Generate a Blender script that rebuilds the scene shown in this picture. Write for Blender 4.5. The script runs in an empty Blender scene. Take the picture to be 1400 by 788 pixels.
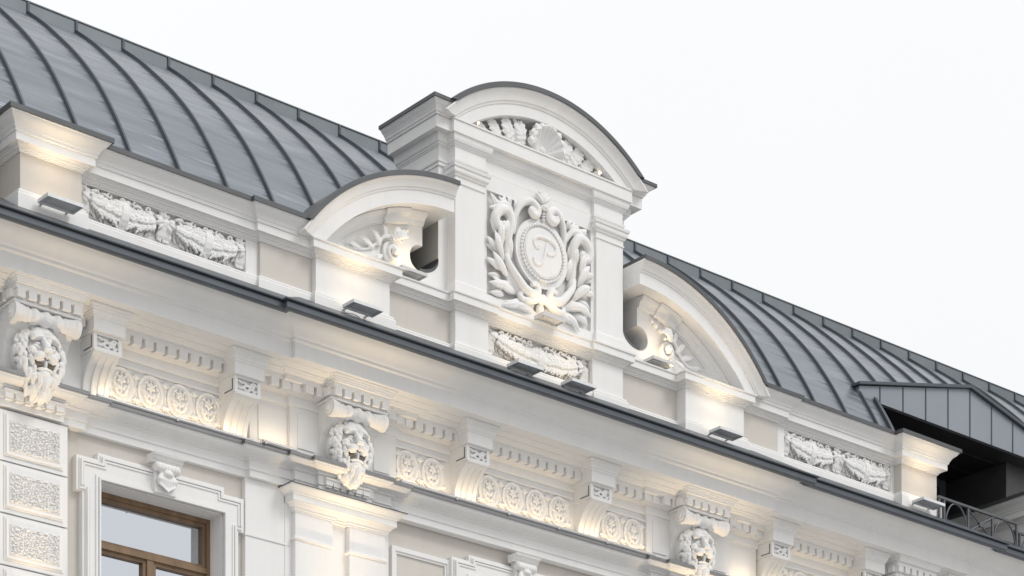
import bpy, bmesh, math, random
from math import sin, cos, pi, radians, sqrt, asin, atan2, hypot
from mathutils import Vector, Matrix, noise

RND = random.Random(11)
SC = bpy.context.scene
COL = SC.collection

# ------------------------------------------------------------------ camera, sky, sun, exposure
cam_d = bpy.data.cameras.new("camera")
cam = bpy.data.objects.new("camera", cam_d)
COL.objects.link(cam)
cam.location = (-19.5, -23.0, 1.6)
cam.rotation_euler = (radians(90), 0, radians(-40.203))
cam_d.sensor_width = 36.0
cam_d.lens = 91.277
cam_d.shift_y = 1.0971
cam_d.clip_end = 3000
SC.camera = cam

SUN_ELEV, SUN_AZ = radians(46), radians(152)      # azimuth from +Y clockwise: front right of the facade
w = bpy.data.worlds.new("World"); SC.world = w; w.use_nodes = True
nt = w.node_tree; N = nt.nodes; L = nt.links
N.clear()
sky = N.new('ShaderNodeTexSky'); sky.sky_type = 'NISHITA'; sky.sun_disc = False
sky.sun_elevation = SUN_ELEV; sky.sun_rotation = SUN_AZ
tc = N.new('ShaderNodeTexCoord'); sep = N.new('ShaderNodeSeparateXYZ'); L.new(tc.outputs['Generated'], sep.inputs[0])
mr = N.new('ShaderNodeMapRange'); L.new(sep.outputs['Z'], mr.inputs['Value'])
mr.inputs['From Min'].default_value = 0.0; mr.inputs['From Max'].default_value = 1.0
mr.inputs['To Min'].default_value = 9.45; mr.inputs['To Max'].default_value = 11.6
nz = N.new('ShaderNodeTexNoise'); nz.inputs['Scale'].default_value = 2.2; nz.inputs['Detail'].default_value = 5
L.new(tc.outputs['Generated'], nz.inputs['Vector'])
mr2 = N.new('ShaderNodeMapRange'); L.new(nz.outputs['Fac'], mr2.inputs['Value'])
mr2.inputs['To Min'].default_value = 0.96; mr2.inputs['To Max'].default_value = 1.04
mul = N.new('ShaderNodeMath'); mul.operation = 'MULTIPLY'
L.new(mr.outputs[0], mul.inputs[0]); L.new(mr2.outputs[0], mul.inputs[1])
cl = N.new('ShaderNodeVectorMath'); cl.operation = 'SCALE'; cl.inputs[0].default_value = (0.998, 1.0, 1.0)
L.new(mul.outputs[0], cl.inputs['Scale'])
mx = N.new('ShaderNodeMixRGB'); mx.inputs['Fac'].default_value = 0.93
L.new(sky.outputs[0], mx.inputs['Color1']); L.new(cl.outputs[0], mx.inputs['Color2'])
bg = N.new('ShaderNodeBackground'); bg.inputs['Strength'].default_value = 0.1
L.new(mx.outputs[0], bg.inputs['Color'])
wo = N.new('ShaderNodeOutputWorld'); L.new(bg.outputs[0], wo.inputs['Surface'])

sd = bpy.data.lights.new("overcast_sun", 'SUN'); sd.energy = 1.35; sd.angle = radians(22); sd.color = (1.0, 0.982, 0.955)
so = bpy.data.objects.new("overcast_sun", sd); COL.objects.link(so)
so.rotation_euler = (pi/2 - SUN_ELEV, 0, pi - SUN_AZ)
so.location = (20, -40, 60)

SC.view_settings.view_transform = 'Standard'; SC.view_settings.look = 'None'
SC.view_settings.exposure = 0.0; SC.view_settings.gamma = 1.0
SC.render.engine = 'CYCLES'
SC.cycles.max_bounces = 6; SC.cycles.diffuse_bounces = 4

# ------------------------------------------------------------------ materials
def new_mat(name):
    m = bpy.data.materials.new(name); m.use_nodes = True
    t = m.node_tree
    return m, t, t.nodes['Principled BSDF']

def noisy(name, c, var=0.06, scale=3.0, rough=0.8, metal=0.0, bump=0.0, bscale=90.0, stretch=(1, 1, 1), spec=0.3, rvar=0.0):
    m, t, b = new_mat(name)
    n, l = t.nodes, t.links
    tc = n.new('ShaderNodeTexCoord'); mp = n.new('ShaderNodeMapping'); mp.inputs['Scale'].default_value = stretch
    l.new(tc.outputs['Object'], mp.inputs['Vector'])
    a = n.new('ShaderNodeTexNoise'); a.inputs['Scale'].default_value = scale; a.inputs['Detail'].default_value = 6
    a.inputs['Roughness'].default_value = 0.6
    l.new(mp.outputs[0], a.inputs['Vector'])
    r = n.new('ShaderNodeValToRGB')
    r.color_ramp.elements[0].position = 0.3; r.color_ramp.elements[1].position = 0.7
    r.color_ramp.elements[0].color = (c[0]*(1-var), c[1]*(1-var), c[2]*(1-var), 1)
    r.color_ramp.elements[1].color = (min(1, c[0]*(1+var)), min(1, c[1]*(1+var)), min(1, c[2]*(1+var)), 1)
    l.new(a.outputs['Fac'], r.inputs['Fac']); l.new(r.outputs['Color'], b.inputs['Base Color'])
    b.inputs['Roughness'].default_value = rough; b.inputs['Metallic'].default_value = metal
    b.inputs['Specular IOR Level'].default_value = spec
    if rvar:
        q = n.new('ShaderNodeMapRange'); q.inputs['To Min'].default_value = rough-rvar; q.inputs['To Max'].default_value = rough+rvar
        l.new(a.outputs['Fac'], q.inputs['Value']); l.new(q.outputs[0], b.inputs['Roughness'])
    if bump:
        g = n.new('ShaderNodeTexNoise'); g.inputs['Scale'].default_value = bscale; g.inputs['Detail'].default_value = 4
        l.new(mp.outputs[0], g.inputs['Vector'])
        u = n.new('ShaderNodeBump'); u.inputs['Strength'].default_value = bump; u.inputs['Distance'].default_value = 0.01
        l.new(g.outputs['Fac'], u.inputs['Height']); l.new(u.outputs[0], b.inputs['Normal'])
    return m

def weather(m, amount=0.06):
    """faint rain runs and dull patches"""
    t = m.node_tree; n, l = t.nodes, t.links; b = n['Principled BSDF']
    src = b.inputs['Base Color'].links[0].from_socket
    tc = n.new('ShaderNodeTexCoord'); mp = n.new('ShaderNodeMapping'); mp.inputs['Scale'].default_value = (7.0, 7.0, 0.55)
    l.new(tc.outputs['Object'], mp.inputs['Vector'])
    a = n.new('ShaderNodeTexNoise'); a.inputs['Scale'].default_value = 1.0; a.inputs['Detail'].default_value = 7; a.inputs['Roughness'].default_value = 0.65
    l.new(mp.outputs[0], a.inputs['Vector'])
    q = n.new('ShaderNodeMapRange'); q.inputs['From Min'].default_value = 0.48; q.inputs['From Max'].default_value = 0.75
    q.inputs['To Min'].default_value = 0.0; q.inputs['To Max'].default_value = amount
    l.new(a.outputs['Fac'], q.inputs['Value'])
    x = n.new('ShaderNodeMixRGB'); x.blend_type = 'MIX'; x.inputs['Color2'].default_value = (0.33, 0.31, 0.28, 1)
    l.new(q.outputs[0], x.inputs['Fac']); l.new(src, x.inputs['Color1']); l.new(x.outputs[0], b.inputs['Base Color'])
M = {}
M['white'] = noisy('white_stucco', (0.80, 0.795, 0.785), 0.025, 1.7, 0.75, bump=0.06, bscale=55)
M['orn'] = noisy('white_plaster_ornament', (0.80, 0.795, 0.785), 0.03, 6, 0.7, bump=0.08, bscale=45)
M['beige'] = noisy('beige_render', (0.61, 0.575, 0.53), 0.03, 1.3, 0.85, bump=0.08, bscale=70)
weather(M['white'], 0.07); weather(M['orn'], 0.05); weather(M['beige'], 0.08)
M['dark_metal'] = noisy('dark_grey_sheet_metal', (0.105, 0.118, 0.135), 0.12, 2.0, 0.42, metal=0.35, bump=0.03, bscale=8, rvar=0.08)
M['coping'] = noisy('grey_coping_metal', (0.10, 0.105, 0.11), 0.12, 2.0, 0.45, metal=0.3, bump=0.03, bscale=8)
M['ledge'] = noisy('ledge_sheet', (0.20, 0.20, 0.205), 0.1, 3.0, 0.45, metal=0.4)
M['seam'] = noisy('standing_seam_zinc', (0.085, 0.097, 0.112), 0.1, 3.0, 0.5, metal=0.3)
M['alu'] = noisy('brushed_aluminium', (0.50, 0.50, 0.50), 0.05, 12, 0.38, metal=0.7)
M['lampgrey'] = noisy('grey_lamp_housing', (0.72, 0.73, 0.735), 0.06, 9, 0.5, metal=0.0)
M['lampwhite'] = noisy('pale_lamp_housing', (0.62, 0.62, 0.62), 0.04, 9, 0.5)
M['wood'] = noisy('brown_varnished_wood', (0.21, 0.14, 0.085), 0.3, 7, 0.45, stretch=(1, 1, 0.12), bump=0.05)
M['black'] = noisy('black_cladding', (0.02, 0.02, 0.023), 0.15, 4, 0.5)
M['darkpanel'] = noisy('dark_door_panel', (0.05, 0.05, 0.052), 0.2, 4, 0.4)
M['iron'] = noisy('grey_painted_iron', (0.11, 0.115, 0.125), 0.1, 9, 0.5, metal=0.3)
M['shade_fill'] = noisy('dark_mouth_shade', (0.20, 0.165, 0.13), 0.2, 9, 0.9)  # dark tone stands in for the shade inside the lion mouths
M['cladding'] = noisy('zinc_cladding', (0.26, 0.285, 0.315), 0.05, 1.2, 0.42, metal=0.3, rvar=0.05)
M['ridge'] = noisy('ridge_flashing_zinc', (0.17, 0.19, 0.205), 0.12, 1.5, 0.5, metal=0.5)
M['reveal_shade'] = noisy('shaded_reveal_grey', (0.40, 0.39, 0.375), 0.06, 2.5, 0.9, bump=0.1)  # grey tone stands in for shade in the scupper openings
M['asphalt'] = noisy('asphalt', (0.06, 0.06, 0.062), 0.2, 5, 0.9, bump=0.3)
M['paving'] = noisy('pale_bounce_paving', (0.40, 0.395, 0.39), 0.1, 4, 0.8, bump=0.2)  # kept pale so the unseen ground bounces light onto the undersides

def zinc_roof():
    m, t, b = new_mat('zinc_roof_sheet')
    n, l = t.nodes, t.links
    tc = n.new('ShaderNodeTexCoord')
    mp = n.new('ShaderNodeMapping'); mp.inputs['Scale'].default_value = (0.40, 3.0, 3.0); mp.inputs['Rotation'].default_value = (0, radians(-7), 0)
    l.new(tc.outputs['Object'], mp.inputs['Vector'])
    a = n.new('ShaderNodeTexNoise'); a.inputs['Scale'].default_value = 1.6; a.inputs['Detail'].default_value = 3; a.inputs['Roughness'].default_value = 0.5
    l.new(mp.outputs[0], a.inputs['Vector'])
    r = n.new('ShaderNodeValToRGB')
    r.color_ramp.elements[0].position = 0.35; r.color_ramp.elements[0].color = (0.170, 0.188, 0.213, 1)
    r.color_ramp.elements[1].position = 0.70; r.color_ramp.elements[1].color = (0.222, 0.244, 0.274, 1)  # lighter streaks put the sky sheen into the sheet colour
    l.new(a.outputs['Fac'], r.inputs['Fac']); l.new(r.outputs['Color'], b.inputs['Base Color'])
    q = n.new('ShaderNodeMapRange'); q.inputs['To Min'].default_value = 0.42; q.inputs['To Max'].default_value = 0.26
    l.new(a.outputs['Fac'], q.inputs['Value']); l.new(q.outputs[0], b.inputs['Roughness'])
    b.inputs['Metallic'].default_value = 0.6
    # oil-canning of the thin sheets
    g = n.new('ShaderNodeTexNoise'); g.inputs['Scale'].default_value = 1.5; g.inputs['Detail'].default_value = 3
    l.new(mp.outputs[0], g.inputs['Vector'])
    u = n.new('ShaderNodeBump'); u.inputs['Strength'].default_value = 0.7; u.inputs['Distance'].default_value = 0.07
    l.new(g.outputs['Fac'], u.inputs['Height']); l.new(u.outputs[0], b.inputs['Normal'])
    return m
M['zinc'] = zinc_roof()

def glass_mat():
    m, t, b = new_mat('window_glass')
    b.inputs['Base Color'].default_value = (0.60, 0.62, 0.66, 1); b.inputs['Roughness'].default_value = 0.02
    b.inputs['Metallic'].default_value = 1.0
    n, l = t.nodes, t.links
    g = n.new('ShaderNodeTexNoise'); g.inputs['Scale'].default_value = 1.2
    tc = n.new('ShaderNodeTexCoord'); l.new(tc.outputs['Object'], g.inputs['Vector'])
    u = n.new('ShaderNodeBump'); u.inputs['Strength'].default_value = 0.05; u.inputs['Distance'].default_value = 0.02
    l.new(g.outputs['Fac'], u.inputs['Height']); l.new(u.outputs[0], b.inputs['Normal'])
    return m
M['glass'] = glass_mat()

def emit(name, c, s):
    m, t, b = new_mat(name)
    b.inputs['Base Color'].default_value = (*c, 1)
    b.inputs['Emission Color'].default_value = (*c, 1); b.inputs['Emission Strength'].default_value = s
    return m
M['glow'] = emit('warm_lamp_lens', (1.0, 0.78, 0.48), 2.2)

# ------------------------------------------------------------------ mesh helpers
# local facade coordinates: x along the facade (0 = axis of the gable), p = out of the wall (towards the street, = -y), z up
def epath(secs, back=-0.3, close=True):
    """plan polyline from contiguous sections (x0, x1, e)"""
    pts = []
    if close: pts.append((secs[0][0], back))
    for (a, b, e) in secs:
        if pts and abs(pts[-1][0]-a) < 1e-6 and abs(pts[-1][1]-e) < 1e-6:
            pts.append((b, e))
        else:
            if not pts or pts[-1] != (a, e): pts.append((a, e))
            pts.append((b, e))
    if close: pts.append((secs[-1][1], back))
    out = []                                            # drop collinear points
    for q in pts:
        while len(out) >= 2 and ((abs(out[-1][0]-out[-2][0]) < 1e-6 and abs(q[0]-out[-1][0]) < 1e-6) or (abs(out[-1][1]-out[-2][1]) < 1e-6 and abs(q[1]-out[-1][1]) < 1e-6)):
            out.pop()
        out.append(q)
    return out

def mirror(secs):
    return [(-b, -a, e) for (a, b, e) in reversed(secs)] + list(secs)

class MB:
    def __init__(s): s.bm = bmesh.new()
    def face(s, vs):
        try: return s.bm.faces.new(vs)
        except ValueError: return None
    def v(s, x, p, z): return s.bm.verts.new((x, -p, z))
    def box(s, x0, x1, p0, p1, z0, z1):
        c = [s.v(x, p, z) for z in (z0, z1) for p in (p0, p1) for x in (x0, x1)]
        for f in ((0, 1, 3, 2), (4, 6, 7, 5), (0, 4, 5, 1), (2, 3, 7, 6), (0, 2, 6, 4), (1, 5, 7, 3)):
            s.face([c[i] for i in f])
        return s
    def prism_p(s, poly, p0, p1):                       # polygon in (x, z) pulled along p
        a = [s.v(x, p0, z) for x, z in poly]; b = [s.v(x, p1, z) for x, z in poly]
        n = len(poly)
        s.face(a); s.face(b[::-1])
        for i in range(n): s.face([a[i], a[(i+1) % n], b[(i+1) % n], b[i]])
        return s
    def prism_x(s, poly, x0, x1):                       # polygon in (p, z) pulled along x
        a = [s.v(x0, p, z) for p, z in poly]; b = [s.v(x1, p, z) for p, z in poly]
        n = len(poly)
        s.face(a); s.face(b[::-1])
        for i in range(n): s.face([a[i], a[(i+1) % n], b[(i+1) % n], b[i]])
        return s
    def sweep(s, prof, path):                           # closed profile ring of (d, z) along a plan path with mitred corners
        n = len(path); rings = []
        nm = []
        for i in range(n-1):
            dx, de = path[i+1][0]-path[i][0], path[i+1][1]-path[i][1]
            ln = hypot(dx, de); nm.append((-de/ln, dx/ln))
        for i in range(n):
            if i == 0: k = nm[0]
            elif i == n-1: k = nm[-1]
            else:
                a, b = nm[i-1], nm[i]
                k = a if (abs(a[0]-b[0]) < 1e-6 and abs(a[1]-b[1]) < 1e-6) else (a[0]+b[0], a[1]+b[1])
            rings.append([s.v(path[i][0]+d*k[0], path[i][1]+d*k[1], z) for d, z in prof])
        m = len(prof)
        for i in range(n-1):
            for j in range(m):
                s.face([rings[i][j], rings[i+1][j], rings[i+1][(j+1) % m], rings[i][(j+1) % m]])
        s.face(rings[0][::-1]); s.face(rings[-1])
        return s
    def ring_sweep(s, rings):                           # closed rings (lists of xyz) joined in order, capped
        R = [[s.bm.verts.new(c) for c in r] for r in rings]
        m = len(R[0])
        for i in range(len(R)-1):
            for j in range(m): s.face([R[i][j], R[i+1][j], R[i+1][(j+1) % m], R[i][(j+1) % m]])
        s.face(R[0][::-1]); s.face(R[-1])
        return s
    def tube(s, pts, rad, seg=8, flat=1.0, ends=True):  # pts in (x, p, z)
        P = [Vector((a, -b, c)) for a, b, c in pts]
        n = len(P)
        rr = rad if isinstance(rad, (list, tuple)) else [rad]*n
        rings = []; up = Vector((0, -1, 0))
        for i in range(n):
            t = (P[min(i+1, n-1)]-P[max(i-1, 0)])
            if t.length < 1e-9: t = Vector((1, 0, 0))
            t.normalize()
            a = t.cross(up)
            if a.length < 1e-3: a = t.cross(Vector((0, 0, 1)))
            a.normalize(); b = a.cross(t).normalized()
            rings.append([P[i] + (a*cos(2*pi*k/seg) + b*sin(2*pi*k/seg)*flat)*rr[i] for k in range(seg)])
        s.ring_sweep(rings)
        return s
    def ell(s, c, r, rot=None, sub=2):                  # ellipsoid, centre (x, p, z), radii (x, p, z)
        m = Matrix.Translation(Vector((c[0], -c[1], c[2])))
        if rot is not None: m = m @ rot
        m = m @ Matrix.Diagonal((r[0], r[1], r[2], 1))
        bmesh.ops.create_icosphere(s.bm, subdivisions=sub, radius=1.0, matrix=m)
        return s
    def cyl(s, c, r, h, axis='z', seg=20, r2=None):
        m = Matrix.Translation(Vector((c[0], -c[1], c[2])))
        if axis == 'x': m = m @ Matrix.Rotation(pi/2, 4, 'Y')
        if axis == 'p': m = m @ Matrix.Rotation(pi/2, 4, 'X')
        bmesh.ops.create_cone(s.bm, cap_ends=True, segments=seg, radius1=r, radius2=r if r2 is None else r2, depth=h, matrix=m)
        return s
    def mesh(s, name, smooth=None):
        bmesh.ops.recalc_face_normals(s.bm, faces=s.bm.faces)
        me = bpy.data.meshes.new(name); s.bm.to_mesh(me); s.bm.free()
        if smooth is not None:
            try: me.shade_smooth()
            except Exception:
                for f in me.polygons: f.use_smooth = True
            if smooth < 180:
                try: me.set_sharp_from_angle(angle=radians(smooth))
                except Exception: pass
        return me

def sculpt(mb, name, voxel=0.009, it=3, fac=0.5, decimate=None):
    """melt overlapping solids into one continuous plaster surface"""
    me = bpy.data.meshes.new(name+'_src'); mb.bm.to_mesh(me); mb.bm.free()
    o = bpy.data.objects.new(name+'_src', me); COL.objects.link(o)
    md = o.modifiers.new('r', 'REMESH'); md.mode = 'VOXEL'; md.voxel_size = voxel
    if it:
        sm = o.modifiers.new('s', 'SMOOTH'); sm.iterations = it; sm.factor = fac
    dg = bpy.context.evaluated_depsgraph_get(); dg.update()
    r = bpy.data.meshes.new_from_object(o.evaluated_get(dg)); r.name = name
    bpy.data.objects.remove(o); bpy.data.meshes.remove(me)
    for f in r.polygons: f.use_smooth = True
    return r

def obj(name, data, mat, parent=None, loc=None, label=None, smooth=None):
    me = data.mesh(name, smooth) if isinstance(data, MB) else data
    if mat is not None and not me.materials: me.materials.append(M[mat])
    o = bpy.data.objects.new(name, me); COL.objects.link(o)
    if parent is not None: o.parent = parent
    if loc: o.location = loc
    if label: o['label'] = label
    return o

def empty(name, loc=(0, 0, 0)):
    o = bpy.data.objects.new(name, None); COL.objects.link(o); o.location = loc; o.empty_display_size = 0.3
    return o

def tag(o, label, cat, group=None):
    o['label'] = label; o['category'] = cat
    if group: o['group'] = group
    return o

def dup(o, parent, loc=None, rotz=None):
    c = o.copy(); COL.objects.link(c); c.parent = parent
    if loc is not None: c.location = loc
    if rotz is not None: c.rotation_euler.z = rotz
    for ch in list(o.children):
        d = dup(ch, c)
    return c

def structure(o): o['kind'] = 'structure'; return o

# ------------------------------------------------------------------ ground
g = MB(); g.box(-600, 600, 3.7, 120, -0.30, 0.0); g.box(-600, 600, -1500, 3.7, -0.3, -0.01)
structure(obj('bounce_ground', g, 'paving'))  # unseen pale ground, added as a bounce surface for the facade
g = MB(); g.box(-600, 600, 120, 1500, -0.3, -0.005); structure(obj('street', g, 'asphalt'))
g = MB(); g.box(-200, 200, 0.02, 3.6, -0.29, 0.13); structure(obj('pavement', g, 'paving'))

# ------------------------------------------------------------------ the building
B = empty('palace_building'); tag(B, 'white neo-baroque palace facade with lion masks, gabled attic and grey zinc roof', 'building')

# ---- lower wall with window openings
WX = [-4.88, 0.0, 4.88]
WZ0, WZ1, WH = 8.5, 11.085, 0.757
mb = MB()
xs = [-13.0]
for c in WX: xs += [c-WH, c+WH]
xs.append(13.5)
for i in range(0, len(xs), 2): mb.box(xs[i], xs[i+1], -0.5, 0.0, 0.0, 11.9)
for c in WX:
    mb.box(c-WH, c+WH, -0.5, 0.0, WZ1, 11.9); mb.box(c-WH, c+WH, -0.5, 0.0, 0.0, WZ0)
obj('wall', mb, 'beige', B)
mb = MB(); mb.box(-12.5, 13.0, -8.0, -0.55, 0.0, 13.2); obj('core', mb, 'darkpanel', B)

# ---- windows
def window(cx):
    mb = MB(); t = 0.05
    # moulded surround with ears, split in bands so every face is its own step
    x0, x1 = cx-WH, cx+WH
    def frame(o, ear, p, zt, zl, zb=9.0):
        # o = width of band out of the opening
        mb.box(x0-o, x0, 0.0, p, zb, WZ1); mb.box(x1, x1+o, 0.0, p, zb, WZ1)
        mb.box(x0-o, x1+o, 0.0, p, WZ1, WZ1+o)
    # flat field
    L0, L1 = cx-1.02, cx+1.02                     # ears
    J0, J1 = cx-0.95, cx+0.95                     # jambs
    T0, T1 = cx-0.77, cx+0.77                     # raised lintel
    def band(k, p):                               # k = inset of this band from the outer outline
        poly = [(L0+k, 10.94+k*0.6), (L0+k, 11.295-k), (T0+k, 11.295-k), (T0+k, 11.366-k), (T1-k, 11.366-k), (T1-k, 11.295-k), (L1-k, 11.295-k), (L1-k, 10.94+k*0.6),
                (J1-k, 10.94+k*0.6), (J1-k, 8.6), (x1, 8.6), (x1, WZ1), (x0, WZ1), (x0, 8.6), (J0+k, 8.6), (J0+k, 10.94+k*0.6)]
        mb.prism_p(poly, 0.0, p)
    band(0.0, 0.075); band(0.028, 0.092)
    # sunk fillets: inner field lower
    o = obj('window_surround', mb, 'white', B)
    mb = MB()
    for (k0, k1, p) in ((0.0, 0.018, 0.122), (0.024, 0.05, 0.108)):
        mb.box(x0-k1, x0-k0, 0.09, p, 8.6, WZ1+k1); mb.box(x1+k0, x1+k1, 0.09, p, 8.6, WZ1+k1); mb.box(x0-k0, x1+k0, 0.09, p, WZ1+k0, WZ1+k1)
    # moulding running round the raised lintel and ears
    for (k0, k1, p) in ((0.04, 0.062, 0.112), (0.07, 0.088, 0.104)):
        for sx in (-1, 1):
            a, b = (T0+k0, T0+k1) if sx < 0 else (T1-k1, T1-k0)
            mb.box(a, b, 0.085, p, 11.295-k1, 11.366-k0)
            a2, b2 = (L0+k0, T0+k0) if sx < 0 else (T1-k0, L1-k0)
            mb.box(a2, b2, 0.085, p, 11.295-k1, 11.295-k0)
            a3, b3 = (L0+k0, L0+k1) if sx < 0 else (L1-k1, L1-k0)
            mb.box(a3, b3, 0.085, p, 10.99, 11.295-k1)
            a4, b4 = (J0+k0, J0+k1) if sx < 0 else (J1-k1, J1-k0)
            mb.box(a4, b4, 0.085, p, 8.6, 10.985)
        mb.box(T0+k1, T1-k1, 0.085, p, 11.366-k1, 11.366-k0)
    obj('moulding', mb, 'white', o)
    # reveal plaster lining (white)
    mb = MB(); rv = 0.012
    mb.box(x0, x0+rv, -0.35, 0.07, 8.6, WZ1-rv); mb.box(x1-rv, x1, -0.35, 0.07, 8.6, WZ1-rv); mb.box(x0, x1, -0.35, 0.07, WZ1-rv, WZ1)
    obj('reveal', mb, 'white', o)
    # timber frame
    W = obj('window', MB().box(x0+rv, x1-rv, -0.30, -0.24, 8.5, 8.56), 'wood', B)
    fp = -0.15; a, b, zt = x0+rv, x1-rv, WZ1-rv
    mb = MB()
    mb.box(a, a+0.045, fp-0.10, fp, 8.6, zt); mb.box(b-0.045, b, fp-0.10, fp, 8.6, zt); mb.box(a+0.045, b-0.045, fp-0.10, fp, zt-0.05, zt)
    mb.box(a+0.045, a+0.085, fp-0.09, fp-0.018, 10.545, zt-0.05); mb.box(b-0.085, b-0.045, fp-0.09, fp-0.018, 10.545, zt-0.05)
    mb.box(a+0.085, b-0.085, fp-0.09, fp-0.018, zt-0.088, zt-0.05); mb.box(a+0.085, b-0.085, fp-0.09, fp-0.018, 10.545, 10.58)
    mb.box(a+0.045, b-0.045, fp-0.10, fp+0.012, 10.488, 10.545)
    mb.box(cx-0.04, cx+0.04, fp-0.10, fp+0.004, 8.6, 10.488)
    for (u0, u1) in ((a+0.045, cx-0.04), (cx+0.04, b-0.045)):
        mb.box(u0, u0+0.038, fp-0.09, fp-0.018, 8.6, 10.488); mb.box(u1-0.038, u1, fp-0.09, fp-0.018, 8.6, 10.488)
        mb.box(u0+0.038, u1-0.038, fp-0.09, fp-0.018, 10.45, 10.488)
    obj('frame', mb, 'wood', W)
    mb = MB(); mb.box(a+0.08, b-0.08, fp-0.075, fp-0.06, 10.57, zt-0.08); obj('pane', mb, 'glass', W)
    for (u0, u1) in ((a+0.075, cx-0.072), (cx+0.072, b-0.075)):
        obj('pane', MB().box(u0, u1, fp-0.075, fp-0.06, 8.6, 10.46), 'glass', W)
    # keystone with cap, scroll and leaf
    K = obj('keystone', MB().prism_x([(0.07, 11.40), (0.16, 11.40), (0.17, 11.425), (0.185, 11.43), (0.2, 11.455), (0.225, 11.462), (0.235, 11.485), (0.07, 11.485)], cx-0.185, cx+0.185)
            .box(cx-0.13, cx+0.13, 0.07, 0.145, 11.10, 11.40), 'white', B)
    mb = MB()
    for i in range(7):
        x = cx-0.12+0.04*i; mb.ell((x, 0.17, 11.355), (0.03, 0.055, 0.052), sub=2)
    mb.tube([(cx-0.15, 0.165, 11.35), (cx+0.15, 0.165, 11.35)], 0.042, 10)
    mb.ell((cx, 0.2, 11.285), (0.06, 0.045, 0.035))
    for i in range(-3, 4):
        q = i*0.16
        mb.tube([(cx+0.02*i, 0.16, 11.29), (cx+0.033*i, 0.185, 11.225), (cx+0.030*i, 0.17, 11.185-0.015*(3-abs(i))), (cx+0.026*i, 0.20, 11.155-0.017*(3-abs(i)))], [0.028, 0.03, 0.022, 0.008], 7)
    obj('leaf_scroll', sculpt(mb, 'keystone_leaf', 0.008, 2), 'orn', K)
for c in WX: window(c)

# ---- framed panels beside the centre window
for sx in (-1, 1):
    a, b = (sx*1.42-0.42, sx*1.42+0.42); z0, z1 = 10.3, 11.26
    mb = MB(); q = 0.055
    for (k0, k1, p) in ((0, 0.05, 0.035), (0.05, 0.075, 0.02)):
        mb.box(a+k0, a+k1, 0, p, z0+k0, z1-k0); mb.box(b-k1, b-k0, 0, p, z0+k0, z1-k0); mb.box(a+k1, b-k1, 0, p, z1-k1, z1-k0); mb.box(a+k1, b-k1, 0, p, z0+k0, z0+k1)
    obj('panel_frame', mb, 'white', B)

# ---- risalit strips and coupled pilasters
XL = 2.62; XO = 6.45
for sx in (-1, 1):
    a = sx*3.83; b = sx*3.26
    mb = MB(); mb.box(min(a, b), max(a, b), 0.0, 0.062, 6.0, 11.545); mb.box(min(a, b)-0.012, max(a, b)+0.012, 0.0, 0.074, 10.93, 10.952)
    obj('corner_strip', mb, 'white', B)
    c = sx*XL
    P = obj('pilaster', MB().box(c-0.70, c+0.70, 0.0, 0.07, 6.0, 11.53), 'white', B)
    for (x0, x1) in ((c-0.61, c-0.115), (c+0.115, c+0.61)):
        obj('shaft', MB().box(x0, x1, 0.06, 0.135, 6.0, 11.31), 'white', P)
        mb = MB(); mb.sweep([(-0.03, 10.995), (0.014, 10.995), (0.02, 11.005), (0.02, 11.02), (0.012, 11.03), (-0.03, 11.045)], epath([(x0, x1, 0.135)], 0.05)); obj('astragal', mb, 'white', P)
    secs = [(c-0.61, c-0.10, 0.135), (c-0.10, c+0.10, 0.09), (c+0.10, c+0.61, 0.135)]
    mb = MB(); mb.sweep([(-0.04, 11.295), (0.012, 11.295), (0.012, 11.312), (0.028, 11.318), (0.028, 11.335), (0.05, 11.355), (0.066, 11.376), (0.085, 11.382),
                         (-0.04, 11.382)], epath(secs, 0.05)); obj('capital', mb, 'white', P)
    mb = MB(); mb.sweep([(-0.04, 11.384), (0.09, 11.384), (0.09, 11.452), (0.105, 11.458), (0.108, 11.472), (0.13, 11.49), (0.158, 11.515), (0.165, 11.53), (-0.04, 11.53)], epath([(c-0.61, c+0.61, 0.135)], 0.05)); obj('abacus', mb, 'white', P)
    mb = MB(); mb.sweep([(-0.04, 11.531), (0.178, 11.531), (0.178, 11.537), (-0.04, 11.56)], epath([(c-0.61, c+0.61, 0.135)], 0.05)); obj('flashing', mb, 'dark_metal', P)

# ---- string course between wall and frieze
def ressauts(base, centres, hw, add):
    """add a forward break of half width hw round every centre"""
    out = []
    for (a, b, e) in base:
        cuts = sorted([c for c in centres if a < c < b])
        x = a
        for c in cuts:
            out += [(x, c-hw, e), (c-hw, c+hw, e+add)]; x = c+hw
        out.append((x, b, e))
    return out
RIS = 3.75
base = [(-12.5, -7.75, -0.10), (-7.75, -RIS, 0.0), (-RIS, RIS, 0.06), (RIS, 7.75, 0.0), (7.75, 13.0, -0.10)]
LIONS = [-XO, -XL, XL, XO]
def two_step(s):
    s = ressauts(s, LIONS, 0.58, 0.05)
    return ressauts(s, LIONS, 0.30, 0.05)
band_path = epath(two_step(base), -0.3)
mb = MB(); mb.sweep([(-0.05, 11.547), (0.058, 11.547), (0.058, 11.618), (0.073, 11.622), (0.073, 11.712), (0.083, 11.717), (0.10, 11.724), (0.10, 11.738), (0.115, 11.742), (0.122, 11.748),
                     (0.15, 11.752), (0.185, 11.758), (0.213, 11.772), (0.222, 11.79), (0.235, 11.794), (0.235, 11.83), (-0.05, 11.83)], band_path)
obj('string_course', mb, 'white', B)
mb = MB(); mb.sweep([(-0.04, 11.832), (0.232, 11.832), (0.246, 11.806), (0.252, 11.806), (0.250, 11.842), (-0.04, 11.955)], band_path)
obj('ledge_flashing', mb, 'ledge', B)

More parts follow.
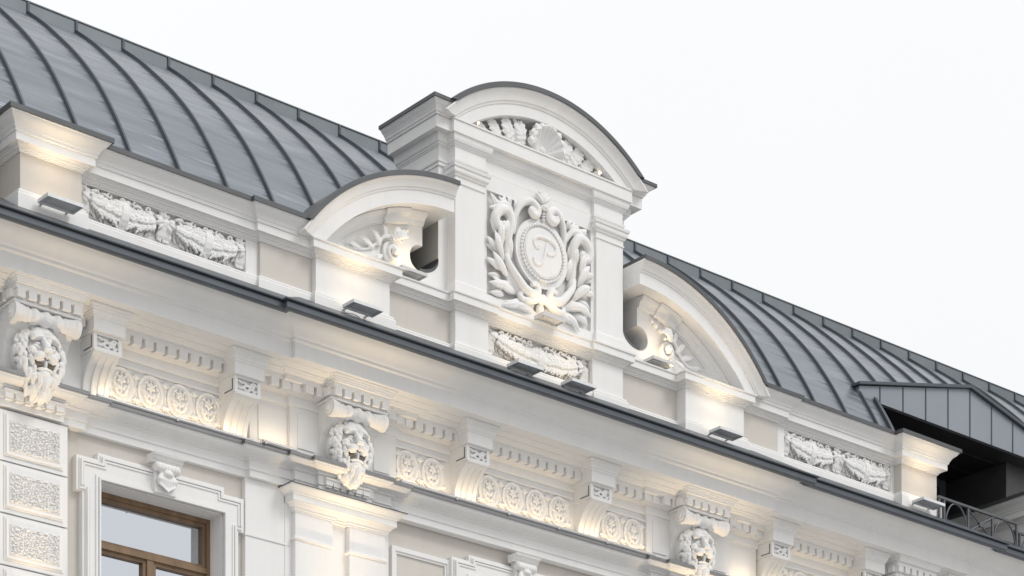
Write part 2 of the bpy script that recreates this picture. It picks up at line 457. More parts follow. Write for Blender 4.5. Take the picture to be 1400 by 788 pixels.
# ---- frieze wall, dentil course, bed mould
fr_path = epath(ressauts(base, LIONS, 0.64, 0.05), -0.3)
mb = MB(); mb.sweep([(-0.2, 11.84), (0.075, 11.84), (0.075, 12.395), (0.096, 12.40), (0.1, 12.425), (0.1, 12.495), (0.15, 12.503), (0.15, 12.63), (-0.2, 12.63)], fr_path)
obj('frieze', mb, 'white', B)
mb = MB(); mb.sweep([(-0.1, 12.631), (0.262, 12.631), (0.262, 12.643), (0.29, 12.65), (0.305, 12.668), (0.33, 12.672), (0.33, 12.68), (0.36, 12.684), (0.40, 12.697), (0.42, 12.702), (0.42, 12.74), (-0.1, 12.74)], fr_path)
obj('bed_moulding', mb, 'white', B)
mb = MB()
pitch = 0.139
def e_at(x, s):
    for (a, b, e) in s:
        if a <= x < b: return e
    return 0
fsec = ressauts(base, LIONS, 0.64, 0.05)
k = -75
while k*pitch < 10.5:
    x = k*pitch; k += 1
    if x < -9: continue
    if any(abs(x-c) < 0.36 for c in LIONS): continue
    e = e_at(x, fsec)
    mb.box(x-0.050, x+0.050, 0.14+e, 0.25+e, 12.505, 12.592)
mb.sweep([(0.1, 12.5905), (0.2495, 12.5905), (0.2495, 12.6305), (0.1, 12.6305)], fr_path)
mb.sweep([(0.1, 12.504), (0.185, 12.504), (0.185, 12.590), (0.1, 12.590)], fr_path)
obj('dentil_course', mb, 'white', B)

# ---- main cornice, gutter, sheet cover
cb = [(-12.5, -6.74, -0.06), (-6.74, -3.0, 0.0), (-3.0, 3.0, 0.06), (3.0, 6.74, 0.0), (6.74, 13.0, -0.06)]
cp = epath(cb, -0.3)
mb = MB(); mb.sweep([(-0.2, 12.706), (0.585, 12.706), (0.585, 12.699), (0.61, 12.699), (0.61, 12.852), (0.625, 12.857), (0.638, 12.864), (0.64, 12.892), (0.65, 12.897), (0.66, 12.905), (0.672, 12.925), (0.70, 12.955),
                     (0.745, 12.98), (0.785, 12.998), (0.81, 13.018), (0.825, 13.035), (0.84, 13.038), (0.84, 13.07), (-0.2, 13.07)], cp)
obj('cornice', mb, 'white', B, smooth=25)
mb = MB(); mb.sweep([(0.80, 13.071), (0.862, 13.071), (0.862, 13.045), (0.885, 13.008), (0.93, 12.998), (0.955, 13.0), (0.97, 13.012), (0.97, 13.068), (0.955, 13.072), (0.955, 13.03), (0.93, 13.02), (0.9, 13.03), (0.88, 13.055), (0.88, 13.076), (0.80, 13.076)], cp)
obj('gutter', mb, 'dark_metal', B)
mb = MB(); mb.sweep([(0.30, 13.45), (0.30, 13.078), (0.93, 13.078), (0.985, 13.082), (1.0, 13.084), (1.0, 13.094), (0.985, 13.1), (0.30, 13.51)], cp)
obj('cornice_sheet_cover', mb, 'dark_metal', B)
# sheet joints
# ---- consoles under the cornice
def fluted(mb, curve, x0, x1, flutes, depth, zlim):
    """solid bracket with front curve [(p,z)...] and vertical flutes between zlim"""
    xs = [(x0, 0)]
    for (a, b) in flutes: xs += [(a, 0), (a+0.004, 1), (b-0.004, 1), (b, 0)]
    xs.append((x1, 0))
    rings = []
    for x, f in xs:
        r = []
        for (p, z) in curve:
            d = depth if (f and zlim[0] < z < zlim[1]) else 0
            r.append((x, -(p-d), z))
        r.append((x, 0.0, curve[-1][1])); r.append((x, 0.0, curve[0][1]))
        rings.append(r)
    mb.ring_sweep(rings)
def console(name):
    mb = MB()
    mb.box(-0.185, 0.185, 0.0, 0.425, 12.45, 12.575)
    mb.box(-0.165, 0.165, 0.0, 0.30, 12.275, 12.449)
    mb.box(-0.125, 0.125, 0.3, 0.348, 12.305, 12.428)
    mb.box(-0.165, -0.125, 0.3, 0.385, 12.275, 12.449); mb.box(0.125, 0.165, 0.3, 0.385, 12.275, 12.449); mb.box(-0.125, 0.125, 0.3, 0.385, 12.275, 12.305); mb.box(-0.125, 0.125, 0.3, 0.385, 12.428, 12.449)
    K = obj(name, mb, 'white', B)
    mb = MB(); mb.sweep([(-0.1, 12.576), (0.003, 12.576), (0.008, 12.585), (0.008, 12.60), (0.018, 12.604), (0.02, 12.62), (0.03, 12.635), (0.03, 12.65), (0.04, 12.66), (0.044, 12.675), (0.055, 12.685), (0.06, 12.703), (-0.1, 12.703)],
                        epath([(-0.185, 0.185, 0.425)], 0.0)); obj('cap', mb, 'white', K)
    mb = MB()
    n = 16; curve = []
    for i in range(n+1):
        t = i/n
        z = 12.262-t*(12.262-11.90)
        p = 0.375-0.225*(1-(1-t)**2.3)
        curve.append((p, z))
    curve = [(0.385, 12.274), (0.385, 12.262)] + curve
    fluted(mb, curve, -0.15, 0.15, [(-0.105, -0.055), (-0.025, 0.025), (0.055, 0.105)], 0.022, (11.93, 12.235))
    obj('scroll', mb, 'white', K)
    # carved rosette in the block face and a leaf on the side
    mb = MB()
    for i in range(5):
        a = 2*pi*i/5+0.3
        mb.ell((0.055+0.032*cos(a), 0.37, 12.362+0.03*sin(a)), (0.021, 0.018, 0.021), sub=1)
    mb.ell((0.055, 0.38, 12.362), (0.016, 0.016, 0.016), sub=1); mb.ell((0.055, 0.33, 12.362), (0.02, 0.06, 0.02), sub=1)
    for (x, z, r) in ((-0.08, 12.40, 20), (-0.035, 12.355, -30), (-0.07, 12.335, -10), (-0.01, 12.385, 40), (0.10, 12.325, -35), (0.0, 12.322, 10), (0.10, 12.405, 25)):
        mb.ell((x, 0.365, z), (0.048, 0.018, 0.019), Matrix.Rotation(radians(r), 4, 'Y'), 1)
        mb.ell((x, 0.33, z), (0.012, 0.06, 0.012), None, 1)
    obj('rosette', sculpt(mb, 'console_rosette', 0.006, 1), 'orn', K)
    for sx in (-1, 1):
        q = 0.166*sx; h = 0.006*sx
        obj('side_frame', MB().prism_x([(0.20, 12.30), (0.35, 12.30), (0.35, 12.42), (0.342, 12.42), (0.342, 12.308), (0.20, 12.308)], min(q, q+h), max(q, q+h)), 'coping', K)
    return K
CX = [(-5.72, 0.0), (-4.02, 0.0), (-0.935, 0.06), (0.935, 0.06), (4.02, 0.0), (5.72, 0.0), (7.35, 0.0)]
c0 = console('console')
for i, (x, e) in enumerate(CX):
    o = c0 if i == 0 else dup(c0, B)
    o.location = (x, -e, 0)

# ---- oval ornament of the frieze
def oval_mesh():
    mb = MB(); n = 28
    for (a, b, r, p) in ((0.151, 0.174, 0.012, 0.091), (0.134, 0.157, 0.010, 0.086), (0.113, 0.137, 0.006, 0.081)):
        mb.tube([(a*cos(2*pi*i/n), p, 12.125+b*sin(2*pi*i/n)) for i in range(n+1)], r, 8)
    for i in range(6):                                  # flower
        a = 2*pi*i/6+pi/2
        mb.ell((0.034*cos(a), 0.09, 12.185+0.034*sin(a)), (0.027, 0.025, 0.020), Matrix.Rotation(-a, 4, 'Y'), 1)
    mb.ell((0, 0.10, 12.185), (0.016, 0.016, 0.016), sub=1)
    mb.tube([(0, 0.082, 12.16), (0, 0.09, 12.08), (0, 0.082, 12.0)], 0.012, 6)
    for s in (-1, 1):                                   # leaves rising from the foot
        for (x, z, r, l, w) in ((0.04, 12.035, 35, 0.045, 0.022), (0.062, 12.075, 48, 0.048, 0.023), (0.035, 12.105, 60, 0.04, 0.02), (0.082, 12.125, 70, 0.042, 0.02), (0.078, 12.185, 100, 0.035, 0.019), (0.05, 12.235, 140, 0.035, 0.017), (0.0, 12.245, 90, 0.022, 0.016)):
            mb.ell((s*x, 0.086+0.005*(l > 0.04), z), (l*1.05, 0.024, w*1.02), Matrix.Rotation(-radians(r if s > 0 else 180-r), 4, 'Y'), 1)
    return sculpt(mb, 'oval_ornament', 0.005, 1, 0.3)
def fan_mesh():
    mb = MB()
    for (zc, d) in ((12.205, 90), (12.045, -90)):
        for i in range(5):
            a = radians(d+(i-2)*27)
            mb.ell((0.04*cos(a), 0.09, zc+0.055*sin(a)), (0.04, 0.022, 0.013), Matrix.Rotation(-a, 4, 'Y'), 1)
    mb.ell((0, 0.08, 12.125), (0.018, 0.018, 0.026), sub=1); mb.tube([(0, 0.08, 12.02), (0, 0.08, 12.23)], 0.011, 6)
    return sculpt(mb, 'fan_ornament', 0.005, 1, 0.3)
OV, FAN = oval_mesh(), fan_mesh()
def frieze_panel(x0, x1, n, e):
    mb = MB()
    mb.box(x0, x1, 0.07+e, 0.079+e, 11.95, 12.31)
    mb.box(x0-0.03, x1+0.03, 0.07+e, 0.1+e, 12.31, 12.335)
    F = obj('frieze_panel', mb, 'white', B)
    d = (x1-x0)/n
    for i in range(n):
        obj('oval_ornament', OV, 'orn', F, (x0+d*(i+0.5), -e, 0))
    for i in range(n+1):
        obj('fan_ornament', FAN, 'orn', F, (x0+d*i+(0.05 if i == 0 else -0.05 if i == n else 0), -e, 0))
frieze_panel(-5.56, -4.14, 4, 0.0); frieze_panel(-1.90, -1.175, 2, 0.06); frieze_panel(-0.71, 0.71, 4, 0.06); frieze_panel(1.175, 1.90, 2, 0.06)
frieze_panel(4.14, 5.56, 4, 0.0)
# plain raised panels in the frieze next to the lions
for s in (-1, 1):
    for (a, b, e) in ((3.36, 3.72, 0.06), (3.02, 3.24, 0.11), (2.0, 2.22, 0.11)):
        x0, x1 = sorted((s*a, s*b)); obj('frieze_field', MB().box(x0, x1, 0.07+e, 0.088+e, 11.96, 12.335), 'white', B)

# ---- lion masks
def lion_mask():
    mb = MB()                                           # console slab behind the head
    slab = [(0.0, 11.86), (0.13, 11.86), (0.145, 12.0), (0.18, 12.15), (0.25, 12.27), (0.32, 12.33), (0.36, 12.40), (0.37, 12.47), (0.0, 12.47)]
    mb.prism_x(slab, -0.345, 0.345)
    K = obj('lion_mask', mb, 'white', B)
    # cap with dentils
    mb = MB(); mb.box(-0.36, 0.36, 0.0, 0.42, 12.492, 12.59); mb.box(-0.378, 0.378, 0.0, 0.478, 12.5905, 12.6335)
    mb.box(-0.38, 0.38, 0.0, 0.435, 12.47, 12.4915)
    for i in range(6):
        x = -0.3175+0.127*i
        mb.box(x-0.045, x+0.045, 0.41, 0.477, 12.512, 12.5902)
    for s in (-1, 1):
        for pp in (0.12, 0.25, 0.37):
            mb.box(min(s*0.35, s*0.41), max(s*0.35, s*0.41), pp-0.047, pp+0.047, 12.512, 12.5902)
    obj('dentils', mb, 'white', K)
    mb = MB(); mb.sweep([(-0.1, 12.634), (0.07, 12.634), (0.07, 12.648), (0.078, 12.652), (0.082, 12.668), (0.092, 12.674), (0.092, 12.684), (0.108, 12.694), (0.112, 12.704), (-0.1, 12.704)], epath([(-0.315, 0.315, 0.445)], 0.0))
    obj('cap', mb, 'white', K)
    # cushion scroll
    mb = MB(); zc, pc = 12.395, 0.37
    for (x, r, h) in ((-0.345, 0.095, 0.055), (0.345, 0.095, 0.055)):
        mb.cyl((x, pc, zc), r, h, 'x', 24); mb.cyl((x+0.025*(1 if x > 0 else -1), pc, zc), r*0.6, 0.03, 'x', 20)
        mb.cyl((x+0.03*(1 if x > 0 else -1), pc, zc), r*0.28, 0.05, 'x', 14)
    mb.tube([(-0.33, pc, zc), (-0.27, pc, zc), (-0.2, pc, zc), (0, pc, zc), (0.2, pc, zc), (0.27, pc, zc), (0.33, pc, zc)], [0.088, 0.082, 0.062, 0.062, 0.062, 0.082, 0.088], 18)
    for x in (-0.13, 0.0, 0.13): mb.ell((x, pc, zc), (0.072, 0.085, 0.085))
    mb.ell((-0.215, pc, zc), (0.05, 0.078, 0.078)); mb.ell((0.215, pc, zc), (0.05, 0.078, 0.078))
    obj('scroll', sculpt(mb, 'lion_scroll', 0.007, 1), 'orn', K)
    # head
    R = random.Random(5)
    mb = MB(); Z = 12.03
    def E(x, p, z, rx, rp, rz, rot=0, sub=2, rx2=0):
        m = Matrix.Rotation(radians(rot), 4, 'Y')
        if rx2: m = m @ Matrix.Rotation(radians(rx2), 4, 'X')
        mb.ell((x, p, Z+z), (rx, rp, rz), m, sub)
    def surf(x, z):                                      # egg that carries face and mane
        q = 1-(x/0.30)**2-((z+0.01)/0.335)**2
        return 0.19+0.175*sqrt(max(0.0, q))
    E(0, 0.19, -0.01, 0.295, 0.17, 0.33, sub=3)
    E(0, 0.26, 0.04, 0.18, 0.125, 0.21)                   # face plane
    for s in (-1, 1):
        E(s*0.088, 0.378, 0.168, 0.09, 0.06, 0.028, s*17)   # brow, inner ends low
        E(s*0.030, 0.40, 0.14, 0.028, 0.035, 0.038)
        E(s*0.085, 0.35, 0.205, 0.085, 0.055, 0.045, s*17)        # forehead folds
        E(s*0.09, 0.370, 0.110, 0.036, 0.028, 0.018, s*8)    # eye
        E(s*0.095, 0.37, 0.078, 0.055, 0.026, 0.014, s*-12)   # lower lid
        E(s*0.135, 0.345, 0.04, 0.055, 0.05, 0.05, s*-25)     # cheek
        E(s*0.072, 0.395, -0.005, 0.078, 0.055, 0.040, s*22)  # muzzle
        E(s*0.15, 0.345, -0.055, 0.03, 0.045, 0.06, s*22)
        E(s*0.128, 0.345, -0.12, 0.026, 0.045, 0.045, s*-25)  # lip corner
        E(s*0.062, 0.385, -0.045, 0.05, 0.035, 0.012, s*10)   # upper lip edge
        E(s*0.03, 0.445, 0.04, 0.026, 0.02, 0.017)           # nostril
    mb.tube([(0, 0.33, Z+0.19), (0, 0.375, Z+0.145), (0, 0.41, Z+0.095), (0, 0.432, Z+0.05)], [0.022, 0.03, 0.038, 0.044], 12)
    E(0, 0.33, 0.235, 0.13, 0.06, 0.07)
    E(0, 0.447, 0.042, 0.056, 0.026, 0.022)
    E(0, 0.42, 0.0, 0.016, 0.04, 0.035)
    E(0, 0.385, -0.075, 0.017, 0.03, 0.045)               # between the two openings
    E(0, 0.375, -0.125, 0.105, 0.045, 0.022)              # lower lip
    E(0, 0.365, -0.165, 0.085, 0.05, 0.04)                # chin
    E(0, 0.29, -0.25, 0.14, 0.07, 0.11); E(0, 0.31, -0.31, 0.08, 0.05, 0.08)
    # beard: broad pointed leaves
    for (x, a, l, w, pp) in ((0, -90, 0.20, 0.05, 0.37), (-0.055, -100, 0.16, 0.042, 0.36), (0.055, -80, 0.16, 0.042, 0.36), (-0.11, -108, 0.15, 0.042, 0.335), (0.11, -72, 0.15, 0.042, 0.335), (-0.165, -112, 0.15, 0.042, 0.30), (0.165, -68, 0.15, 0.042, 0.30)):
        a = radians(a); z0 = -0.165+0.25*abs(x)
        ps = [(x+cos(a)*l*t+0.012*sin(t*6+x*40), pp+0.018*sin(t*pi)-0.05*t*t, Z+z0+sin(a)*l*t) for t in (0, 0.2, 0.4, 0.6, 0.8, 1.0)]
        mb.tube(ps, [w*0.7, w, w*0.98, w*0.75, w*0.45, 0.005], 8, 0.55)
        mb.tube([(q[0], q[1]+w*0.45, q[2]) for q in ps[:5]], 0.009, 6)
    # mane: locks lying on the egg
    for row, (f0, f1, nl, w) in enumerate(((1.20, 1.40, 22, 0.026), (1.30, 1.54, 24, 0.032), (1.42, 1.66, 26, 0.032), (1.6, 1.78, 28, 0.03))):
        for k in range(nl):
            a = 2*pi*(k+0.5*(row % 2))/nl+R.uniform(-.06, .06)
            ca, sa = cos(a), sin(a)
            if sa < -0.72 and row < 2: continue
            ps = []
            sw = 0.028*(1 if (k+row) % 2 else -1)
            for t in (0, 0.25, 0.5, 0.75, 1.0):
                f = f0+(f1-f0)*t
                x = ca*0.172*f-sa*sw*sin(t*pi*1.6)
                z = 0.03+sa*0.205*f+ca*sw*sin(t*pi*1.6)-0.06*t*t*(1-max(0, sa))-0.02
                x = max(-0.31, min(0.31, x))
                ps.append((x, surf(x*0.93, z*0.93)+0.012+0.014*sin(t*pi)-0.004*row, Z+z))
            mb.tube(ps, [w*0.8, w*1.1, w*1.1, w*0.9, w*0.5], 8, 0.7)
    # forelock curls
    for (x, z, r, dirn) in ((-0.075, 0.262, 0.046, 1), (0.015, 0.25, 0.05, -1), (0.10, 0.25, 0.046, -1), (0.17, 0.215, 0.04, -1), (-0.155, 0.225, 0.04, 1)):
        ps = []; rd = []
        for i in range(18):
            t = i/17; a = dirn*(t*2.6*pi)+pi/2
            rr = r*(1-0.8*t)
            ps.append((x+rr*cos(a), 0.33-0.3*abs(x)+0.04*t, Z+z+rr*sin(a))); rd.append(0.02-0.007*t)
        mb.tube(ps, rd, 7)
    for v in mb.bm.verts:
        q = v.co.z-(Z+0.06)
        if q < 0:
            v.co.x *= 1-0.26*min(1.0, -q/0.36)**1.3; v.co.z = Z+0.06+q*1.06
        v.co.x *= 0.96
    obj('head', sculpt(mb, 'lion_head', 0.005, 1, 0.3), 'orn', K)
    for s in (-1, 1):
        obj('mouth_shade', MB().ell((s*0.064, 0.362, Z-0.085), (0.048, 0.026, 0.03), Matrix.Rotation(radians(s*10), 4, 'Y')), 'shade_fill', K, smooth=180)  # solid dark ellipsoid, mouth shade put into its colour
    return K
l0 = lion_mask()
for i, x in enumerate((-XO, -XL, XL, XO)):
    o = l0 if i == 0 else dup(l0, B)
    o.location = (x, -0.05 if abs(x) < 4 else -0.03, 0)

# guttae under the lion ledges
def guttae(cx, e, hw):
    mb = MB()
    n = 6
    for i in range(n):
        x = cx-hw+2*hw*(i+0.5)/n
        mb.prism_p([(x-0.042, 11.62), (x+0.042, 11.62), (x+0.05, 11.675), (x-0.05, 11.675)], e, e+0.06)
        mb.box(x-0.035, x+0.035, e, e+0.045, 11.60, 11.619)
    mb.box(cx-hw, cx+hw, e-0.01, e+0.07, 11.676, 11.70)
    obj('guttae', mb, 'white', B)
for x in (-XO, XO): guttae(x, 0.155, 0.345)
for x in (-XL, XL): guttae(x, 0.21, 0.30)

# ---- rusticated piers with vermiculated stones
def vermic_mesh():
    mb = MB(); nx, nzz = 120, 66; x0, x1, z0, z1 = -0.283, 0.283, 0.0, 0.30
    g = []
    for j in range(nzz+1):
        row = []
        for i in range(nx+1):
            x = x0+(x1-x0)*i/nx; z = z0+(z1-z0)*j/nzz
            v = Vector((x*52, 3.1, z*60))
            h = noise.noise(v)+0.5*noise.noise(v*2.1+Vector((5, 1, 2)))
            h = max(-0.35, min(0.35, h*1.3))/0.35
            ed = min(1, min(i, nx-i)/3, min(j, nzz-j)/3)
            row.append(mb.v(x, 0.012+0.012*h*ed, z))
        g.append(row)
    for j in range(nzz):
        for i in range(nx): mb.face([g[j][i], g[j][i+1], g[j+1][i+1], g[j+1][i]])
    b = [mb.v(x0, -0.03, z0), mb.v(x1, -0.03, z0), mb.v(x1, -0.03, z1), mb.v(x0, -0.03, z1)]
    mb.face([b[0], b[3], b[2], b[1]])
    mb.face(g[0] + [b[1], b[0]]); mb.face(g[-1][::-1]+[b[3], b[2]])
    mb.face([r[-1] for r in g]+[b[2], b[1]]); mb.face([r[0] for r in g][::-1]+[b[0], b[3]])
    return mb.mesh('vermiculated_field', smooth=180)
VM = vermic_mesh()
for s in (-1, 1):
    c = s*6.42
    P = obj('rusticated_pier', MB().box(c-0.365, c+0.365, 0.0, 0.075, 0.1, 11.545), 'white', B)
    z = 11.53
    for k in range(8):
        zt, zb = z-0.012, z-0.51
        S = obj('stone_block', MB().prism_p([(c-0.388, zb), (c+0.388, zb), (c+0.388, zt), (c-0.388, zt)], 0.06, 0.125), 'white', P)
        mb = MB(); a, b, z0, z1 = c-0.335, c+0.335, zb+0.045, zt-0.03
        for (q, p) in ((0.0, 0.137), (0.018, 0.15)):
            mb.box(a+q, b-q, 0.12, p, z0+q, z1-q)
        obj('raised_field', mb, 'white', S)
        obj('rough_face', VM, 'orn', S, (c, -0.145, zb+0.098))
        z -= 0.515

# ------------------------------------------------------------------ attic
half = [(0, 0.82, 0.42), (0.82, 1.27, 0.45), (1.27, 2.24, 0.36), (2.24, 3.23, 0.51), (3.23, 3.90, 0.44), (3.90, 6.11, 0.40), (6.11, 6.80, 0.53)]
A = mirror(half)
ap = epath(A, -0.8)
def wall_box(x0, x1, e, name, mat):
    mb = MB(); mb.box(min(x0, x1), max(x0, x1), -0.5, e, 13.2, 13.995); obj(name, mb, mat, B)
for s in (-1, 1):
    for (a, b, e) in ((0.79, 1.27, 0.45), (2.24, 3.23, 0.51), (3.901, 4.055, 0.40), (6.045, 6.11, 0.40)):
        obj('attic_pier', MB().box(min(s*a, s*b), max(s*a, s*b), -0.3, e, 13.2, 13.99), 'white', B)
    for (a, b, e) in ((1.27, 2.24, 0.36), (3.23, 3.90, 0.44)):
        obj('attic_field', MB().box(min(s*a, s*b), max(s*a, s*b), -0.3, e, 13.2, 13.99), 'beige', B)
    mb = MB(); mb.box(min(s*6.11, s*6.80), max(s*6.11, s*6.80), -0.75, 0.53, 13.2, 13.99); obj('attic_pedestal', mb, 'beige', B)
obj('attic_wall', MB().box(-12.4, -6.801, -0.6, 0.08, 13.2, 14.25), 'beige', B)
obj('eaves_trim', MB().box(-12.4, -7.06, -0.62, 0.36, 14.251, 14.33), 'coping', B)
# base and band mouldings
mb = MB(); mb.sweep([(-0.03, 13.25), (0.05, 13.25), (0.05, 13.485), (0.044, 13.497), (0.03, 13.50), (0.036, 13.512), (0.032, 13.53), (0.012, 13.54), (-0.03, 13.545)], ap)
obj('attic_plinth', mb, 'white', B)
BANDP = [(-0.04, 13.903), (0.014, 13.903), (0.014, 13.915), (0.022, 13.918), (0.026, 13.932), (0.042, 13.936), (0.046, 13.95), (0.062, 13.962), (0.07, 13.97), (0.094, 13.97), (0.098, 13.965), (0.1, 13.965), (0.1, 14.042), (0.114, 14.047), (0.116, 14.062), (-0.04, 14.062)]
mb = MB(); mb.sweep(BANDP, ap); obj('attic_band', mb, 'white', B)
CYMA = [(-0.04, 14.063), (0.118, 14.063), (0.118, 14.075), (0.128, 14.082), (0.134, 14.10), (0.152, 14.125), (0.18, 14.147), (0.198, 14.165), (0.205, 14.182), (0.216, 14.186), (0.216, 14.202), (-0.04, 14.202)]
COPE = [(-0.04, 14.203), (0.222, 14.203), (0.226, 14.19), (0.236, 14.19), (0.236, 14.238), (0.22, 14.243), (-0.04, 14.252)]
for s in (-1, 1):
    secs = [(3.395, 3.90, 0.44), (3.90, 6.11, 0.40), (6.11, 6.80, 0.53)]
    if s < 0: secs = mirror(secs)[:3]
    p = epath(secs, -0.8)
    p = p[1:] if s > 0 else p[:-1]
    mb = MB(); mb.sweep(CYMA, p); obj('attic_cornice', mb, 'white', B, smooth=25)
    mb = MB(); mb.sweep(COPE, p)
    for (a, b, e) in secs: mb.box(a+0.001, b-0.001, -0.3, e-0.039, 14.203, 14.251)
    obj('attic_coping', mb, 'coping', B)
# next pedestal beyond the roof terrace
pe = [(9.12, -1.5), (9.12, 0.53), (13.0, 0.53)]
N2 = obj('attic_pedestal', MB().box(9.12, 13.0, -1.5, 0.53, 13.2, 13.99), 'white', B)
for nm, prof, mt in (('plinth', [(-0.03, 13.25), (0.05, 13.25), (0.05, 13.485), (0.036, 13.512), (0.012, 13.54), (-0.03, 13.545)], 'white'), ('band', BANDP, 'white'), ('cornice', CYMA, 'white'), ('coping', COPE, 'coping')):
    obj(nm, MB().sweep(prof, pe), mt, N2)

# ---- garlands
def curve3(pts, n=24):
    """Catmull-Rom through points"""
    P = [Vector(q) for q in pts]; out = []
    P = [P[0]*2-P[1]] + P + [P[-1]*2-P[-2]]
    for i in range(1, len(P)-2):
        for k in range(n):
            t = k/n; a, b, c, d = P[i-1], P[i], P[i+1], P[i+2]
            out.append(tuple(0.5*((2*b)+(-a+c)*t+(2*a-5*b+4*c-d)*t*t+(-a+3*b-3*c+d)*t**3)))
    out.append(tuple(P[-2])); return out
def taper(n, a, b, c): return [a+(b-a)*(2*i/n) if i < n/2 else b+(c-b)*(2*i/n-1) for i in range(n+1)]
def acanthus(mb, x, p, z, ang, L, W, lift=0.05, curl=0.0, n=6, flip=1):
    """lobed leaf: mid rib with pairs of flat pointed lobes"""
    cx, cz = x, z; ps = []
    for i in range(n+1):
        t = i/n; a = ang+flip*curl*t*t
        ps.append((cx, p+lift*sin(t*pi*0.85), cz, a)); cx += cos(a)*L/n; cz += sin(a)*L/n
    mb.tube([q[:3] for q in ps], [0.016*(1-0.6*i/n) for i in range(n+1)], 7)
    for i in range(n):
        t = (i+0.6)/n; q0 = ps[i]; a = q0[3]
        wl = W*(sin(pi*(0.18+0.74*t))**0.9)
        for q in (-1, 1):
            la = a+q*radians(48-18*t)
            c = (q0[0]+cos(la)*wl*0.55, q0[1]+0.004, q0[2]+sin(la)*wl*0.55)
            mb.ell(c, (wl*0.62, 0.013, wl*0.27), Matrix.Rotation(-la, 4, 'Y'), 1)
            la2 = a+q*radians(80)
            mb.ell((q0[0]+cos(la2)*wl*0.3, q0[1]+0.002, q0[2]+sin(la2)*wl*0.3), (wl*0.34, 0.012, wl*0.2), Matrix.Rotation(-la2, 4, 'Y'), 1)
    q0 = ps[-1]; mb.ell((q0[0], q0[1]+0.004, q0[2]), (W*0.5, 0.014, W*0.24), Matrix.Rotation(-q0[3], 4, 'Y'), 2)
def husk(mb, x, p, z, h, R, w=0.07):
    """hanging bell of overlapping leaves"""
    for row, (q, n) in enumerate(((1.0, 5), (0.68, 4), (0.4, 3))):
        for k in range(n):
            u = (k-(n-1)/2)/max(1, (n-1)/2)
            a = x+u*w*q*0.95
            mb.tube([(x+u*w*0.15, p+0.03, z), (x+u*w*0.55*q, p+0.04+0.012*row, z-h*q*0.45), (a, p+0.03+0.014*row, z-h*q*0.78), (a*0.93+x*0.07, p+0.02+0.014*row, z-h*q)], [0.012, 0.026, 0.022, 0.006], 7)
    mb.ell((x, p+0.01, z-h*0.5), (w*0.55, 0.03, h*0.4))
    for u in (-0.5, 0.1, 0.55): mb.ell((x+u*w, p+0.02, z-h*0.97), (0.02, 0.02, 0.024), sub=1)
def rosette(mb, x, p, z, r):
    for k in range(6):
        a = 2*pi*k/6+0.3
        mb.ell((x+r*0.62*cos(a), p+0.02, z+r*0.62*sin(a)), (r*0.5, 0.025, r*0.36), Matrix.Rotation(-a, 4, 'Y'), 1)
    mb.ell((x, p+0.045, z), (r*0.3, 0.022, r*0.3), sub=1)
def swag(mb, x0, x1, zt, sag, p, R, thick=0.062):
    n = max(9, int((x1-x0)/0.048))
    for i in range(n+1):
        t = i/n; x = x0+(x1-x0)*t
        z = zt-sag*4*t*(1-t)
        sl = atan2(-sag*4*(1-2*t)/(x1-x0), 1)
        k = 0.35+0.9*(4*t*(1-t))**0.7
        r = thick*k
        mb.ell((x, p+0.01, z), (0.045, 0.035*k+0.01, r*0.9), Matrix.Rotation(-sl, 4, 'Y'), 1)
        d = 1 if t < 0.47 else -1
        if i % 2 == 0 or r > 0.08:
            for q in (-1, 0.1*R.choice((-1, 1)), 1):
                a = sl + (0 if d > 0 else pi) + q*d*R.uniform(0.45, 0.9)
                acanthus(mb, x-cos(sl)*0.02*d, p+0.05+0.02*k+(0.015 if abs(q) < 0.5 else 0), z+q*r*0.15, a, R.uniform(0.085, 0.125)*(0.6+0.5*k), 0.045*(0.7+0.4*k), 0.02, 0.0, 4)
        if R.random() < 0.75:
            q = R.uniform(-1, 1); mb.ell((x+R.uniform(-.02, .02), p+0.055+0.03*(1-abs(q)), z+q*r*0.8), (R.uniform(0.017, 0.026),)*3, None, 2)
        for q in (-0.95, 0.95):
            mb.ell((x+R.uniform(-.015, .015), p+0.02, z+q*r+R.uniform(-.01, .01)), (0.045, 0.016, 0.02), Matrix.Rotation(-sl-q*d*radians(R.uniform(35, 75)), 4, 'Y'), 1)
    xm, zm = (x0+x1)/2, zt-sag
    for k in (-1, 0, 1):                                 # ribbon wrapped round the middle
        pts = []
        for i in range(9):
            a = -pi/2+pi*i/8
            pts.append((xm+0.03*k+0.03*sin(a), p+0.015+(thick*1.05)*cos(a)*0.9, zm+thick*1.35*sin(a)))
        mb.tube(pts, 0.017, 7)
def ribbon(mb, x0, x1, z, amp, p, R):
    n = 40
    mb.tube([(x0+(x1-x0)*i/n, p+0.03+0.018*sin(i*0.9), z+amp*sin(i/n*pi*4.0)*(1-0.3*sin(i/n*pi))) for i in range(n+1)], [0.013+0.009*abs(sin(i*0.45)) for i in range(n+1)], 7)
    for i in range(5):
        t = (i+0.5)/5; x = x0+(x1-x0)*t
        ps = []; dirn = 1 if i % 2 else -1; r = 0.032
        for k in range(12):
            a = dirn*k*0.52+pi/2*dirn
            ps.append((x+r*(1-k/15)*cos(a), p+0.035+0.02*k/12, z+0.012+r*(1-k/15)*sin(a)))
        mb.tube(ps, 0.013, 6)
def garland_mesh():
    R = random.Random(3); mb = MB()
    zt = 13.845
    for cx in (-0.5, 0.5):
        swag(mb, cx-0.45, cx+0.45, 13.775, 0.085, 0.0, R, 0.112)
        ribbon(mb, cx-0.38, cx+0.38, 13.835, 0.02, 0.015, R)
    for x in (-0.94, 0.0, 0.94):
        husk(mb, x, 0.0, 13.81, 0.22, R, 0.075 if x == 0 else 0.055)
        rosette(mb, x, 0.02, 13.835, 0.07)
    return sculpt(mb, 'garland', 0.0045, 0)
